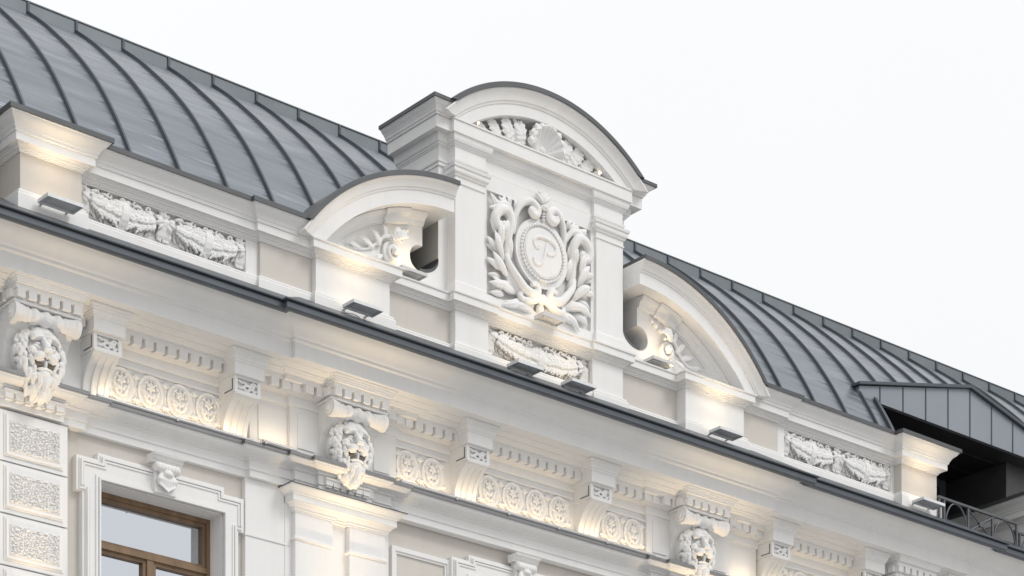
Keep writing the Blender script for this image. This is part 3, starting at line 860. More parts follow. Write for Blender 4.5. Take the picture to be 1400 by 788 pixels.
GAR = garland_mesh()
for s in (-1, 1):
    c = s*5.05
    mb = MB(); mb.box(c-0.995, c+0.995, -0.3, 0.335, 13.2, 13.99)
    mb.box(c-0.995, c+0.995, 0.335, 0.40, 13.886, 13.989)
    F = obj('garland_panel', mb, 'white', B)
    obj('garland', GAR, 'orn', F, (c, -0.335, 0))
def centre_garland():
    R = random.Random(8); mb = MB()
    swag(mb, -0.70, 0.70, 13.79, 0.12, 0.0, R, 0.11)
    ribbon(mb, -0.6, -0.08, 13.835, 0.02, 0.015, R); ribbon(mb, 0.08, 0.6, 13.835, 0.02, 0.015, R)
    for x in (-0.72, 0.72): husk(mb, x, 0.0, 13.80, 0.22, R, 0.06); rosette(mb, x, 0.0, 13.84, 0.06)
    for s in (-1, 1):
        for k in range(4): mb.tube([(s*(0.08+0.05*k), 0.02, 13.75), (s*(0.12+0.06*k), 0.05, 13.80), (s*(0.18+0.07*k), 0.03, 13.78-0.01*k)], [0.014, 0.022, 0.008], 6)
    return sculpt(mb, 'garland', 0.0045, 0)
mb = MB(); mb.box(-0.79, 0.79, -0.3, 0.34, 13.2, 13.99); mb.box(-0.79, 0.79, 0.34, 0.42, 13.886, 13.989)
F = obj('garland_panel', mb, 'white', B)
obj('garland', centre_garland(), 'orn', F, (0, -0.34, 0))

# ------------------------------------------------------------------ gable (aedicule)
G = empty('gable'); G.parent = B
mb = MB()
mb.box(-0.79, 0.79, -0.40, 0.374, 14.0, 15.58)                       # field
mb.box(-0.79, 0.79, 0.374, 0.42, 15.40, 15.58); mb.box(-0.79, 0.79, 0.374, 0.42, 14.0, 14.22)
for s in (-1, 1):
    a, b = sorted((s*0.79, s*0.85)); mb.box(a, b, -0.40, 0.42, 14.0, 15.58)
obj('gable_field', mb, 'white', G)
for s in (-1, 1):
    a, b = sorted((s*0.85, s*1.27))
    P = obj('gable_pilaster', MB().box(a, b, -0.40, 0.45, 14.06, 15.522), 'white', G)
    a2, b2 = sorted((s*1.27, s*1.40))
    # wing wall with rounded foot
    foot = [(1.66-0.26*cos(pi/2*(1-k/12)), 14.45-0.185*sin(pi/2*(1-k/12))) for k in range(13)]     # from the lowest point up to the upright edge
    poly = [(s*1.26, 14.0), (s*1.66, 14.0)] + [(s*x, z) for x, z in foot] + [(s*1.40, 15.59), (s*1.26, 15.59)]
    obj('wing_wall', MB().prism_p(poly, -0.46, 0.31), 'white', G)
    obj('wing_side_shade', MB().box(min(s*1.4005, s*1.4045), max(s*1.4005, s*1.4045), -0.46, 0.303, 14.46, 15.3), 'reveal_shade', G)  # thin slab over the white wall, reveal shade painted as darker grey
    mb = MB(); n = len(foot)
    mb.ring_sweep([[(s*x, -0.315, z+0.001), (s*(x+0.006), -0.315, z+0.034), (s*(x+0.006), 0.30, z+0.034), (s*x, 0.30, z+0.001)] for x, z in foot]); obj('scupper_lining', mb, 'coping', G)
    mb = MB()
    mb.sweep([(-0.03, 14.06), (0.02, 14.06), (0.02, 14.215), (0.012, 14.228), (-0.03, 14.24)], epath([(a, b, 0.45)], 0.30)); obj('pilaster_base', mb, 'white', G)
    mb = MB()
    mb.sweep([(-0.03, 15.325), (0.012, 15.325), (0.012, 15.343), (0.004, 15.348), (0.004, 15.40), (0.018, 15.405), (0.022, 15.42), (0.04, 15.435), (0.045, 15.45), (0.045, 15.485), (0.058, 15.49), (0.064, 15.52), (-0.03, 15.52)], epath([(a, b, 0.45)], 0.30))
    obj('pilaster_capital', mb, 'white', G)
# entablature
esec = mirror([(0, 0.82, 0.40), (0.82, 1.27, 0.445), (1.27, 1.405, 0.323)])
ep = epath(esec, -0.42)
mb = MB(); mb.sweep([(-0.05, 15.525), (0.006, 15.525), (0.006, 15.563), (0.018, 15.566), (0.022, 15.588), (0.0, 15.592), (0.0, 15.735), (0.012, 15.738), (0.012, 15.75), (0.025, 15.754), (0.03, 15.77), (0.045, 15.775), (0.055, 15.80), (0.06, 15.83), (0.065, 15.86), (-0.05, 15.86)], ep)
obj('gable_entablature', mb, 'white', G)
wsec = [(-1.405, 1.405, 0.323)]
mb = MB()
mb.sweep([(-0.3, 15.861), (0.135, 15.861), (0.135, 15.857), (0.15, 15.857), (0.15, 15.985), (-0.3, 15.985)], epath(wsec, -0.42))
obj('gable_cornice', mb, 'white', G)
for s in (-1, 1):
    p = [(s*1.405, -0.42), (s*1.405, 0.323), (s*1.372, 0.323)]
    if s > 0: p = p[::-1]
    mb = MB(); mb.sweep([(-0.03, 15.986), (0.165, 15.99), (0.17, 16.008), (0.185, 16.016), (0.19, 16.035), (0.215, 16.065), (0.235, 16.08), (0.25, 16.10), (0.262, 16.104), (0.262, 16.118), (-0.03, 16.118)], p)
    obj('gable_cyma', mb, 'white', G)
    mb = MB(); mb.sweep([(-0.03, 16.119), (0.266, 16.119), (0.266, 16.108), (0.28, 16.108), (0.28, 16.148), (-0.03, 16.165)], p); obj('gable_coping', mb, 'coping', G)
mb = MB(); mb.box(-1.352, 1.352, 0.2, 0.525, 15.853, 15.985); mb.box(-1.36, 1.36, 0.2, 0.538, 15.986, 16.003); obj('gable_corona', mb, 'white', G)

def arc_ring(mb, c, prof, a0f, a1, n, back, zcut=None):
    """sweep profile of (r, p) round centre c; the start angle is where each radius meets z = zcut"""
    rings = []
    for i in range(n+1):
        ring = []
        for (r, p) in prof:
            s0 = a0f(r)
            s1 = a1(r) if callable(a1) else a1
            a = s0+(s1-s0)*i/n
            ring.append((c[0]+r*cos(a), -p, c[1]+r*sin(a)))
        rings.append(ring)
    mb.ring_sweep(rings)
# segmental pediment
pc = (0.0, 14.475)
def a_lo(zc, cz): return lambda r: asin(min(1, (zc-cz)/r))
f0 = a_lo(16.004, pc[1])
f1 = lambda r: pi-f0(r)
PED = [(1.885, 0.20), (1.885, 0.522), (2.005, 0.522), (2.012, 0.535), (2.03, 0.54), (2.04, 0.555), (2.075, 0.565), (2.115, 0.585), (2.135, 0.60), (2.15, 0.612), (2.165, 0.612), (2.165, 0.20)]
mb = MB(); arc_ring(mb, pc, PED, f0, f1, 56, 0.2); obj('pediment_arch', mb, 'white', G, smooth=25)
f0c = a_lo(16.14, pc[1]); f1c = lambda r: pi-f0c(r)
mb = MB(); arc_ring(mb, pc, [(2.167, -0.42), (2.167, 0.62), (2.155, 0.625), (2.155, 0.635), (2.205, 0.635), (2.215, 0.62), (2.215, -0.42)], f0c, f1c, 56, 0); obj('pediment_coping', mb, 'coping', G, smooth=25)
# tympanum with stepped mouldings behind the shell
poly = []
for i in range(41):
    a = f0(2.0)+(pi-2*f0(2.0))*i/40; poly.append((2.0*cos(a), pc[1]+2.0*sin(a)))
mb = MB(); mb.prism_p(poly, -0.40, 0.26)
for (r, p) in (((1.80), 0.29), ((1.84), 0.32)):
    ff = a_lo(16.004, pc[1]); arc_ring(mb, pc, [(r, 0.2), (r, p), (r+0.06, p), (r+0.06, 0.2)], ff, lambda q: pi-a_lo(16.004, pc[1])(q), 40, 0)
obj('tympanum', mb, 'white', G)
# shell and acanthus in the pediment
mb = MB()
sc = (0.06, 16.10)
nrib = 9
for k in range(nrib):
    a = radians(12+156*k/(nrib-1))
    rr = 0.30*(0.92+0.10*sin(a))
    for (d, w) in ((1.0, 1.0),):
        ps = []
        for i in range(7):
            t = i/6
            lift = 0.05+0.15*t**1.6
            ps.append((sc[0]+cos(a)*rr*t*0.88, 0.30+lift, sc[1]-0.03+sin(a)*rr*t*0.98))
        mb.tube(ps, [0.018+0.040*t/6 for t in range(7)], 8)
    mb.ell((sc[0]+cos(a)*rr*0.90, 0.50, sc[1]-0.03+sin(a)*rr*1.0), (0.042, 0.024, 0.042), sub=1)
mb.ell((sc[0], 0.32, sc[1]+0.09), (0.22, 0.07, 0.16)); mb.ell((sc[0], 0.36, sc[1]+0.02), (0.06, 0.06, 0.05))
for s in (-1, 1):
    ps = []
    for i in range(16):
        t = i/15; a = pi/2+s*t*2.3*pi; r = 0.06*(1-0.75*t)
        ps.append((sc[0]-s*0.16+r*cos(a)*s, 0.43, sc[1]+0.06+r*sin(a)))
    mb.tube(ps, 0.018, 7)
    b0 = sc[0]*0.4
    acanthus(mb, b0+s*0.30, 0.40, 16.03, radians(90-s*12), 0.28, 0.135, 0.06, -s*0.6)
    acanthus(mb, b0+s*0.40, 0.39, 16.03, radians(90-s*42), 0.32, 0.13, 0.06, s*0.35)
    acanthus(mb, b0+s*0.55, 0.38, 16.025, radians(90-s*58), 0.30, 0.115, 0.05, s*0.3)
    acanthus(mb, b0+s*0.72, 0.37, 16.02, radians(90-s*72), 0.28, 0.09, 0.04, s*0.25)
    acanthus(mb, b0+s*0.88, 0.36, 16.02, radians(90-s*80), 0.22, 0.06, 0.03, 0)
obj('shell_ornament', sculpt(mb, 'shell_ornament', 0.006, 1, 0.3), 'orn', G)

# ---- cartouche with the P monogram
K0 = empty('cartouche'); K0.parent = B
MC = (0.0, 14.885); PF = 0.374
def spiral(mb, cx, cz, r0, turns, a0, dirn, p0, p1, w0, w1, n=30, flat=1.0):
    ps = []; rd = []
    for i in range(n+1):
        t = i/n; a = a0+dirn*turns*2*pi*t; r = r0*(1-0.82*t)
        ps.append((cx+r*cos(a), p0+(p1-p0)*t, cz+r*sin(a))); rd.append(w0+(w1-w0)*t)
    mb.tube(ps, rd, 8, flat)
    return ps[0]

mb = MB()
mb.cyl((MC[0], PF+0.045, MC[1]), 0.36, 0.09, 'p', 48)
mb.cyl((MC[0], PF+0.07, MC[1]), 0.395, 0.03, 'p', 48)
obj('medallion', mb, 'white', K0, smooth=30)
mb = MB()
for i in range(48):
    a = 2*pi*i/48; mb.ell((MC[0]+0.318*cos(a), PF+0.10, MC[1]+0.318*sin(a)), (0.0205,)*3, None, 2)
obj('bead_ring', mb, 'orn', K0, smooth=180)
mb = MB(); mb.cyl((MC[0], PF+0.095, MC[1]), 0.285, 0.024, 'p', 48); mb.cyl((MC[0], PF+0.1, MC[1]), 0.268, 0.03, 'p', 48)
obj('medallion_field', mb, 'white', K0, smooth=30)
# script P
mb = MB(); q = PF+0.117
def G2(x, z): return (MC[0]+x*1.18+0.0, q, MC[1]+z)
st = curve3([G2(-0.13, -0.105), G2(-0.115, -0.145), G2(-0.075, -0.158), G2(-0.03, -0.13), G2(0.0, -0.06), G2(0.02, 0.03), G2(0.035, 0.095), G2(0.05, 0.135)], 8)
mb.tube(st, taper(len(st)-1, 0.014, 0.021, 0.013), 9)
mb.ell(G2(-0.125, -0.098), (0.021, 0.016, 0.021))
lp = curve3([G2(-0.045, 0.055), G2(-0.075, 0.03), G2(-0.115, 0.05), G2(-0.125, 0.105), G2(-0.085, 0.155), G2(-0.01, 0.172), G2(0.08, 0.165), G2(0.145, 0.125), G2(0.155, 0.065), G2(0.12, 0.015), G2(0.065, 0.0), G2(0.03, 0.02), G2(0.045, 0.05)], 8)
mb.tube(lp, taper(len(lp)-1, 0.013, 0.022, 0.013), 9)
mb.ell(G2(-0.05, 0.06), (0.021, 0.016, 0.021))
obj('monogram_letter', mb, 'orn', K0, smooth=180)

# strapwork scrolls
def strap(mb, pts, rad):
    """flat band with two raised edges"""
    n = len(pts); A, Bq = [], []
    for i, (x, p, z) in enumerate(pts):
        a = pts[max(i-1, 0)]; b = pts[min(i+1, n-1)]
        tx, tz = b[0]-a[0], b[2]-a[2]; l = hypot(tx, tz) or 1
        o = rad[i]*0.95
        A.append((x-tz/l*o, p+0.018, z+tx/l*o)); Bq.append((x+tz/l*o, p+0.018, z-tx/l*o))
    mb.tube(pts, [r*1.1 for r in rad], 10, 0.55)
    mb.tube(A, [max(0.008, r*0.26) for r in rad], 7); mb.tube(Bq, [max(0.008, r*0.26) for r in rad], 7)
mb = MB(); pS = PF+0.03
# top: paired volutes meeting under a palmette
for s in (-1, 1):
    pts = curve3([(s*0.38, pS-0.01, 15.02), (s*0.375, pS+0.01, 15.2), (s*0.31, pS+0.04, 15.36), (s*0.19, pS+0.06, 15.43), (s*0.095, pS+0.07, 15.38), (s*0.09, pS+0.075, 15.31), (s*0.145, pS+0.085, 15.275), (s*0.195, pS+0.09, 15.31), (s*0.175, pS+0.09, 15.35)], 8)
    mb.tube(pts, taper(len(pts)-1, 0.03, 0.052, 0.032), 10)
    mb.ell((s*0.16, pS+0.08, 15.32), (0.045, 0.04, 0.045))
    # side scrolls: thick S bands curling outwards at the top
    pts = curve3([(s*0.47, pS, 14.62), (s*0.50, pS+0.01, 14.78), (s*0.49, pS+0.03, 14.95), (s*0.48, pS+0.06, 15.1), (s*0.54, pS+0.08, 15.2), (s*0.64, pS+0.08, 15.19), (s*0.71, pS+0.075, 15.1), (s*0.69, pS+0.075, 15.01), (s*0.62, pS+0.08, 14.985), (s*0.59, pS+0.085, 15.03), (s*0.62, pS+0.09, 15.06)], 8)
    mb.tube(pts, taper(len(pts)-1, 0.045, 0.062, 0.034), 10)
    mb.ell((s*0.63, pS+0.08, 15.03), (0.04, 0.045, 0.04))
    # upper shoulder band
    pts = curve3([(s*0.38, pS, 15.14), (s*0.47, pS+0.03, 15.27), (s*0.58, pS+0.045, 15.29), (s*0.68, pS+0.03, 15.22)], 8)
    mb.tube(pts, taper(len(pts)-1, 0.03, 0.045, 0.025), 9)
    # lower strap running to the bottom knot
    pts = curve3([(s*0.52, pS+0.02, 14.74), (s*0.47, pS+0.045, 14.62), (s*0.36, pS+0.065, 14.49), (s*0.26, pS+0.07, 14.40), (s*0.15, pS+0.075, 14.375), (s*0.09, pS+0.085, 14.42), (s*0.12, pS+0.09, 14.485), (s*0.19, pS+0.09, 14.47)], 8)
    mb.tube(pts, taper(len(pts)-1, 0.035, 0.058, 0.03), 10)
    pts = curve3([(s*0.05, pS+0.06, 14.36), (s*0.16, pS+0.065, 14.30), (s*0.27, pS+0.06, 14.275), (s*0.33, pS+0.05, 14.32), (s*0.29, pS+0.055, 14.37)], 8)
    mb.tube(pts, taper(len(pts)-1, 0.045, 0.045, 0.022), 9)
for k in range(-2, 3):                                   # palmette
    a = radians(90+k*24); mb.ell((0.065*cos(a)*1.1, PF+0.10, 15.45+0.085*sin(a)), (0.075, 0.03, 0.024), Matrix.Rotation(-a, 4, 'Y'), 2)
mb.ell((0, PF+0.12, 15.40), (0.05, 0.05, 0.035)); mb.ell((0, PF+0.09, 14.36), (0.07, 0.06, 0.06)); mb.ell((0, PF+0.05, 14.26), (0.06, 0.04, 0.07))
for k in range(3): mb.ell((0.0, PF+0.11, 15.335-0.035*k), (0.028, 0.03, 0.016), None, 1)
obj('strapwork', sculpt(mb, 'strapwork', 0.006, 1, 0.3), 'orn', K0)
# laurel and corner sprays
mb = MB()
def leaf3(x, z, a, l, wd, p, lift=0.05):
    ca, sa = cos(a), sin(a); ps = []; rd = []
    for i in range(8):
        t = i/7
        ps.append((x+ca*l*t-sa*0.10*l*sin(t*pi), p+lift*sin(t*pi*0.8), z+sa*l*t+ca*0.10*l*sin(t*pi))); rd.append(max(0.004, wd*sin(pi*min(0.98, 0.12+0.86*t))**0.8))
    mb.tube(ps, rd, 8, 0.45)
    mb.tube([(q[0], q[1]+rd[i]*0.42, q[2]) for i, q in enumerate(ps)], 0.006, 5)
for s in (-1, 1):
    def LF(x, z, deg, l, wd, p=PF+0.03, lift=0.06):
        a = radians(deg if s > 0 else 180-deg); leaf3(s*x, z, a, l, wd, p, lift)
    LF(0.10, 14.28, -12, 0.36, 0.055); LF(0.28, 14.30, -25, 0.34, 0.055); LF(0.36, 14.36, 10, 0.36, 0.058); LF(0.45, 14.44, -14, 0.34, 0.055)
    LF(0.50, 14.50, 40, 0.32, 0.055, PF+0.06); LF(0.53, 14.58, 8, 0.30, 0.052); LF(0.57, 14.66, 62, 0.32, 0.052, PF+0.07); LF(0.58, 14.74, 28, 0.27, 0.05); LF(0.6, 14.80, 82, 0.28, 0.05, PF+0.08)
    LF(0.62, 14.9, 50, 0.22, 0.042); LF(0.54, 14.88, 96, 0.26, 0.045, PF+0.06)
    LF(0.05, 14.25, -4, 0.3, 0.05, PF+0.0); LF(0.2, 14.27, -8, 0.34, 0.055, PF+0.0); LF(0.5, 14.34, -18, 0.26, 0.05, PF+0.0); LF(0.56, 14.5, -10, 0.22, 0.045, PF+0.0); LF(0.62, 14.62, 0, 0.19, 0.04, PF+0.0); LF(0.64, 14.76, 12, 0.17, 0.04, PF+0.0)
    LF(0.50, 15.22, 80, 0.2, 0.045, PF+0.0); LF(0.6, 15.24, 48, 0.2, 0.04, PF+0.0); LF(0.34, 15.30, 75, 0.12, 0.035, PF+0.0)
    LF(0.43, 14.72, 82, 0.26, 0.045, PF+0.03); LF(0.44, 14.95, 75, 0.24, 0.04, PF+0.02)
    LF(0.46, 15.26, 40, 0.2, 0.04, PF+0.0); LF(0.52, 15.28, 15, 0.22, 0.04, PF+0.0); LF(0.42, 15.30, 66, 0.14, 0.035, PF+0.0); LF(0.58, 15.26, -12, 0.19, 0.04, PF+0.0)
    pts = curve3([(s*0.08, PF+0.03, 14.28), (s*0.36, PF+0.04, 14.36), (s*0.55, PF+0.05, 14.58), (s*0.62, PF+0.06, 14.85)], 8)
    mb.tube(pts, 0.022, 8)
obj('laurel_spray', sculpt(mb, 'laurel_spray', 0.0065, 1, 0.35), 'orn', K0)

# ------------------------------------------------------------------ half pediments beside the gable
for s in (-1, 1):
    H = empty('half_pediment'); H.parent = B
    c = (1.43, 12.655)
    zc = 14.063
    lo = a_lo(zc, c[1])
    hi = lambda r: (pi/2 + asin(max(-1, min(1, (1.43-1.405)/r))))
    def P(prof): return prof
    def hood(prof, name, mat, zc2=zc, p=H, sm=25):
        mb = MB(); rings = []; n = 44
        l2 = a_lo(zc2, c[1])
        for i in range(n+1):
            ring = []
            for (r, pp) in prof:
                a = l2(r)+(hi(r)-l2(r))*i/n
                ring.append((s*(c[0]+r*cos(a)), -pp, c[1]+r*sin(a)))
            rings.append(ring)
        mb.ring_sweep(rings); return obj(name, mb, mat, p, smooth=sm)
    hood([(2.245, -0.3), (2.245, 0.575), (2.238, 0.58), (2.238, 0.60), (2.375, 0.60), (2.382, 0.612), (2.40, 0.618), (2.408, 0.632), (2.44, 0.645), (2.475, 0.665), (2.485, 0.68), (2.497, 0.69), (2.512, 0.69), (2.512, -0.3)], 'hood', 'white')
    hood([(2.514, -0.9), (2.514, 0.695), (2.50, 0.70), (2.50, 0.712), (2.545, 0.712), (2.555, 0.70), (2.555, -0.9)], 'hood_coping', 'coping', 14.19)
    h0 = hi
    hi = lambda r: math.acos(min(1, (1.632-1.43)/r))
    hood([(2.12, 0.1), (2.12, 0.335), (2.135, 0.338), (2.135, 0.35), (2.165, 0.355), (2.18, 0.375), (2.195, 0.385), (2.195, 0.40), (2.225, 0.42), (2.24, 0.425), (2.24, 0.1)], 'inner_moulding', 'white', 14.06)
    mb = MB(); rings = []
    for k in range(7):
        a = radians(69+9*k/6)
        rings.append([(s*(c[0]+r*cos(a)), -p, c[1]+r*sin(a)) for r, p in ((2.11, 0.2), (2.11, 0.375), (2.17, 0.39), (2.20, 0.45), (2.238, 0.47), (2.238, 0.2))])
    mb.ring_sweep(rings); obj('moulding_block', mb, 'white', H)
    hi = h0
    # tympanum with the round scupper cut into its inner lower corner
    hx, hz, hr = 1.66, 14.41, 0.145
    poly = []; aa = math.acos((1.63-1.43)/2.25)
    for i in range(31):
        a = lo(2.25)+(aa-lo(2.25))*i/30; poly.append((s*(c[0]+2.25*cos(a)), c[1]+2.25*sin(a)))
    for i in range(17):
        a = radians(102-192*i/16); poly.append((s*(hx+hr*cos(a)), hz+hr*sin(a)))
    poly.append((s*1.66, 14.0)); poly.append((s*3.3, 14.0))
    obj('tympanum', MB().prism_p(poly, -0.10, 0.31), 'white', H)
    obj('shade_fill', MB().box(min(s*1.30, s*3.0), max(s*1.30, s*3.0), -0.70, -0.455, 13.9, 15.0), 'reveal_shade', H)  # solid block closing the void, its shade painted as grey
    a, b = sorted((s*1.27, s*3.30))
    mb = MB(); mb.box(a, b, -0.4, 0.42, 13.99, 14.05); a, b = sorted((s*2.2, s*3.30)); mb.box(a, b, 0.42, 0.56, 13.99, 14.05); obj('ledge', mb, 'white', H)
    # scroll and acanthus
    mb = MB(); cx, cz = s*2.08, 14.345; p0 = 0.30
    pts = []; rd = []
    for i in range(60):
        t = i/59; ang = radians(-80)+t*1.9*2*pi; r = 0.12*(1-0.70*t)
        pts.append((cx+s*r*cos(ang), p0+0.03+0.07*t, cz+r*sin(ang))); rd.append(0.024-0.006*t)
    mb.tube(pts, rd, 9)
    mb.ell((cx, p0+0.10, cz), (0.04, 0.04, 0.04)); mb.cyl((cx, p0+0.02, cz), 0.11, 0.06, 'p', 28)
    st = curve3([(cx+s*0.62, p0+0.015, cz-0.10), (cx+s*0.36, p0+0.02, cz-0.06), (cx+s*0.2, p0+0.035, cz+0.05), (cx+s*0.12, p0+0.06, cz+0.13), (cx-s*0.01, p0+0.085, cz+0.15), (cx-s*0.09, p0+0.11, cz+0.11)], 6)
    mb.tube(st, taper(len(st)-1, 0.01, 0.025, 0.02), 8)
    U = (lambda d: radians(d) if s > 0 else radians(180-d))
    acanthus(mb, cx+s*0.04, p0+0.10, cz+0.13, U(150), 0.19, 0.075, 0.05, s*0.9)
    acanthus(mb, cx+s*0.03, p0+0.085, cz+0.12, U(115), 0.15, 0.06, 0.04, s*0.4)
    acanthus(mb, cx+s*0.10, p0+0.05, cz+0.12, U(80), 0.13, 0.05, 0.03, -s*0.3)
    acanthus(mb, cx+s*0.16, p0+0.04, cz+0.03, U(50), 0.17, 0.055, 0.03, -s*0.4)
    acanthus(mb, cx+s*0.25, p0+0.03, cz-0.02, U(20), 0.2, 0.05, 0.025, -s*0.3)
    acanthus(mb, cx+s*0.42, p0+0.02, cz-0.07, U(5), 0.2, 0.04, 0.02, 0)
    acanthus(mb, cx+s*0.15, p0+0.05, cz-0.08, U(-35), 0.12, 0.045, 0.03, s*0.4)
    for k, (dx, dz, r) in enumerate(((-0.08, 0.235, 0.036), (-0.16, 0.28, 0.032), (-0.225, 0.315, 0.024))): mb.ell((cx+s*dx, p0+0.025, cz+dz), (r*1.25, 0.03, r), Matrix.Rotation(s*0.4, 4, 'Y'), 2)
    obj('scroll_ornament', sculpt(mb, 'scroll_ornament', 0.006, 1, 0.3), 'orn', H)

# ------------------------------------------------------------------ roof
RP = [(0.42, 14.22), (0.30, 14.45), (0.155, 14.695), (0.0, 14.935), (-0.22, 15.245), (-0.46, 15.53), (-0.735, 15.815), (-1.03, 16.085), (-1.37, 16.38), (-1.72, 16.645)]
def roof_curve(n=4):
    pts = curve3([(p, 0, z) for p, z in RP], n); return [(q[0], q[2]) for q in pts]
RC = roof_curve()
def zroof(p):
    for (a, b) in zip(RC, RC[1:]):
        if b[0] <= p <= a[0]: return a[1]+(b[1]-a[1])*(p-a[0])/(b[0]-a[0])
    return RC[0][1]
XS0 = -5.4385; SP = 0.594
def pcut(x):
    """how far down the sheet comes at x: to the eaves, to the back of the hoods, or to the gable"""
    ax = abs(x)
    if ax >= 3.47: return RC[0][0]
    if ax < 1.43: return -0.29
    za = 12.655+sqrt(max(0.0, 2.40**2-(ax-1.43)**2))
    p = RC[0][0]
    while zroof(p) < za and p > -1.7: p -= 0.01
    return max(p, -0.29)
def pcut2(x):
    """above the dormer: down to its little roof"""
    zt = 14.985+(15.502-14.985)*max(0.0, 1-abs(x-8.03)/2.2) if abs(x-8.03) < 2.25 else 14.86
    p = 0.05
    while zroof(p) < zt-0.05 and p > -1.0: p -= 0.01
    return p
def roof_row(x, pm, n=30):
    out = []
    for i in range(n+1):
        p = pm+(-1.72-pm)*i/n; out.append((x, -p, zroof(p)))
    return out
def roof_part(x0, x1, pmax):
    mb = MB(); rows = []
    n = max(1, int(round((x1-x0)/0.0742)))
    for i in range(n+1):
        x = x0+(x1-x0)*i/n
        right = pmax < 0.5
        pm = pcut2(x) if right else pcut(x)
        r = roof_row(x, pm)
        rows.append(r+[(x, 1.72, 16.2)]+[(x, -pm+0.06, zroof(pm)-0.03) if right else (x, -pm+0.12, zroof(pm)-0.22)])
    mb.ring_sweep(rows)
    return mb
Rf = obj('roof', roof_part(-10.0, 6.12, 1.0), 'zinc', B, smooth=40)
Rg = obj('roof', roof_part(6.12, 14.0, 0.03), 'zinc', B, smooth=40)
def seam(x, pmax, parent):
    mb = MB(); rings = []
    cur = [(-q[1], q[2]) for q in roof_row(x, pcut2(x) if pmax < 0.5 else pcut(x), 26)]
    for i, (p, z) in enumerate(cur):
        a = cur[max(i-1, 0)]; b = cur[min(i+1, len(cur)-1)]
        tx, tz = b[0]-a[0], b[1]-a[1]; ln = hypot(tx, tz); nx, nz2 = tz/ln, -tx/ln
        if nz2 < 0: nx, nz2 = -nx, -nz2
        h = 0.034
        rings.append([(x-0.02, -(p-0.01*nx), z-0.01*nz2), (x-0.013, -(p+h*nx), z+h*nz2), (x+0.013, -(p+h*nx), z+h*nz2), (x+0.02, -(p-0.01*nx), z-0.01*nz2)])
    mb.ring_sweep(rings)
    mb.box(x-0.014, x+0.014, -1.745, -1.695, 16.62, 16.775)
    obj('seam', mb, 'seam', parent)
k = -8
while True:
    x = XS0+SP*k; k += 1
    if x > 13.9: break
    if x < -9.9: continue
    seam(x, 1.0 if x < 6.12 else 0.02, Rf if x < 6.12 else Rg)
for (a, b, par) in ((-10.0, 6.12, Rf), (6.121, 14.0, Rg)):
    mb = MB(); mb.box(a, b, -1.78, -1.71, 16.60, 16.772); mb.box(a, b, -1.80, -1.70, 16.773, 16.785); obj('ridge_upstand', mb, 'ridge', par)
# saddle flashing between roof and gable
for s in (-1, 1):
    mb = MB()
    x0, x1, x2 = s*1.42, s*2.55, s*2.2
    mb.ring_sweep([[(x0, 0.45, 15.05), (x0, 0.45, 15.0), (x0, 1.6, 15.5), (x0, 1.6, 15.75)], [(x2, 0.45, 15.02), (x2, 0.45, 14.98), (x2, 1.15, 15.5), (x2, 1.15, 15.56)]])
    obj('saddle_flashing', mb, 'cladding', Rf)

# ------------------------------------------------------------------ roof terrace with dormer gable
D = empty('dormer'); D.parent = B
xa, xl, xr = 8.03, 5.83, 10.23; zb = 14.855; pf = 0.05
poly = [(xl, zb), (xr, zb), (xr, zb+0.13), (xa, 15.50), (xl, zb+0.13)]
mb = MB(); mb.prism_p(poly, -1.5, pf); obj('dormer_body', mb, 'cladding', D)
mb = MB(); mb.prism_p([(xl-0.05, zb+0.13), (xa, 15.502), (xr+0.05, zb+0.13), (xr+0.05, zb+0.165), (xa, 15.545), (xl-0.05, zb+0.165)], -1.5, pf+0.05); obj('dormer_roof', mb, 'seam', D)
mb = MB()
x = xl+0.40
while x < xr:
    zt = zb+0.12+(15.50-zb-0.13)*(1-abs(x-xa)/(xa-xl)); mb.box(x-0.008, x+0.008, pf, pf+0.008, zb, zt); x += 0.455
obj('panel_joints', mb, 'seam', D)
mb = MB(); mb.box(xl+0.02, xr-0.02, -1.28, pf-0.02, zb-0.02, zb-0.001)
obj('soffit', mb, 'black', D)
mb = MB()
for pp in (-0.35, -0.8): mb.box(xl+0.2, xr-0.2, pp-0.008, pp+0.008, zb-0.026, zb-0.0205)
obj('soffit_joint', mb, 'darkpanel', D)
mb = MB(); mb.box(6.0, 10.2, -1.45, -1.28, 13.2, zb-0.021)
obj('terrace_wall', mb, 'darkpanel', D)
mb = MB()
mb.box(6.9, 9.05, -1.279, -1.22, 14.72, 14.83); mb.box(8.92, 9.05, -1.279, -1.22, 13.4, 14.72); mb.box(8.75, 8.85, -1.279, -1.24, 13.4, 14.72)
Dd = obj('terrace_door', mb, 'iron', D)
obj('door_leaf', MB().box(6.9, 8.75, -1.279, -1.25, 13.4, 14.72), 'black', Dd)
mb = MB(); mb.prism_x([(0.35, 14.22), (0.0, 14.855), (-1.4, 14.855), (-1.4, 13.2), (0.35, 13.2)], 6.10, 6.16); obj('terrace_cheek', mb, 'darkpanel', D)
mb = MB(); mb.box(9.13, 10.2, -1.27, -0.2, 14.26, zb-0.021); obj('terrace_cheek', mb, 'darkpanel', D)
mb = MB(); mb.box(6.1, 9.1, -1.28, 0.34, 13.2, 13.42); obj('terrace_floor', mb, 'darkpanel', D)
# edge trim of the roof where it is cut for the terrace
mb = MB(); rings = []
for (p, z) in [q for q in RC if q[0] >= 0.02]:
    rings.append([(6.09, -p-0.01, z-0.05), (6.09, -p-0.03, z+0.03), (6.15, -p-0.03, z+0.03), (6.15, -p-0.01, z-0.05)])
mb.ring_sweep(rings); obj('edge_trim', mb, 'seam', Rf)

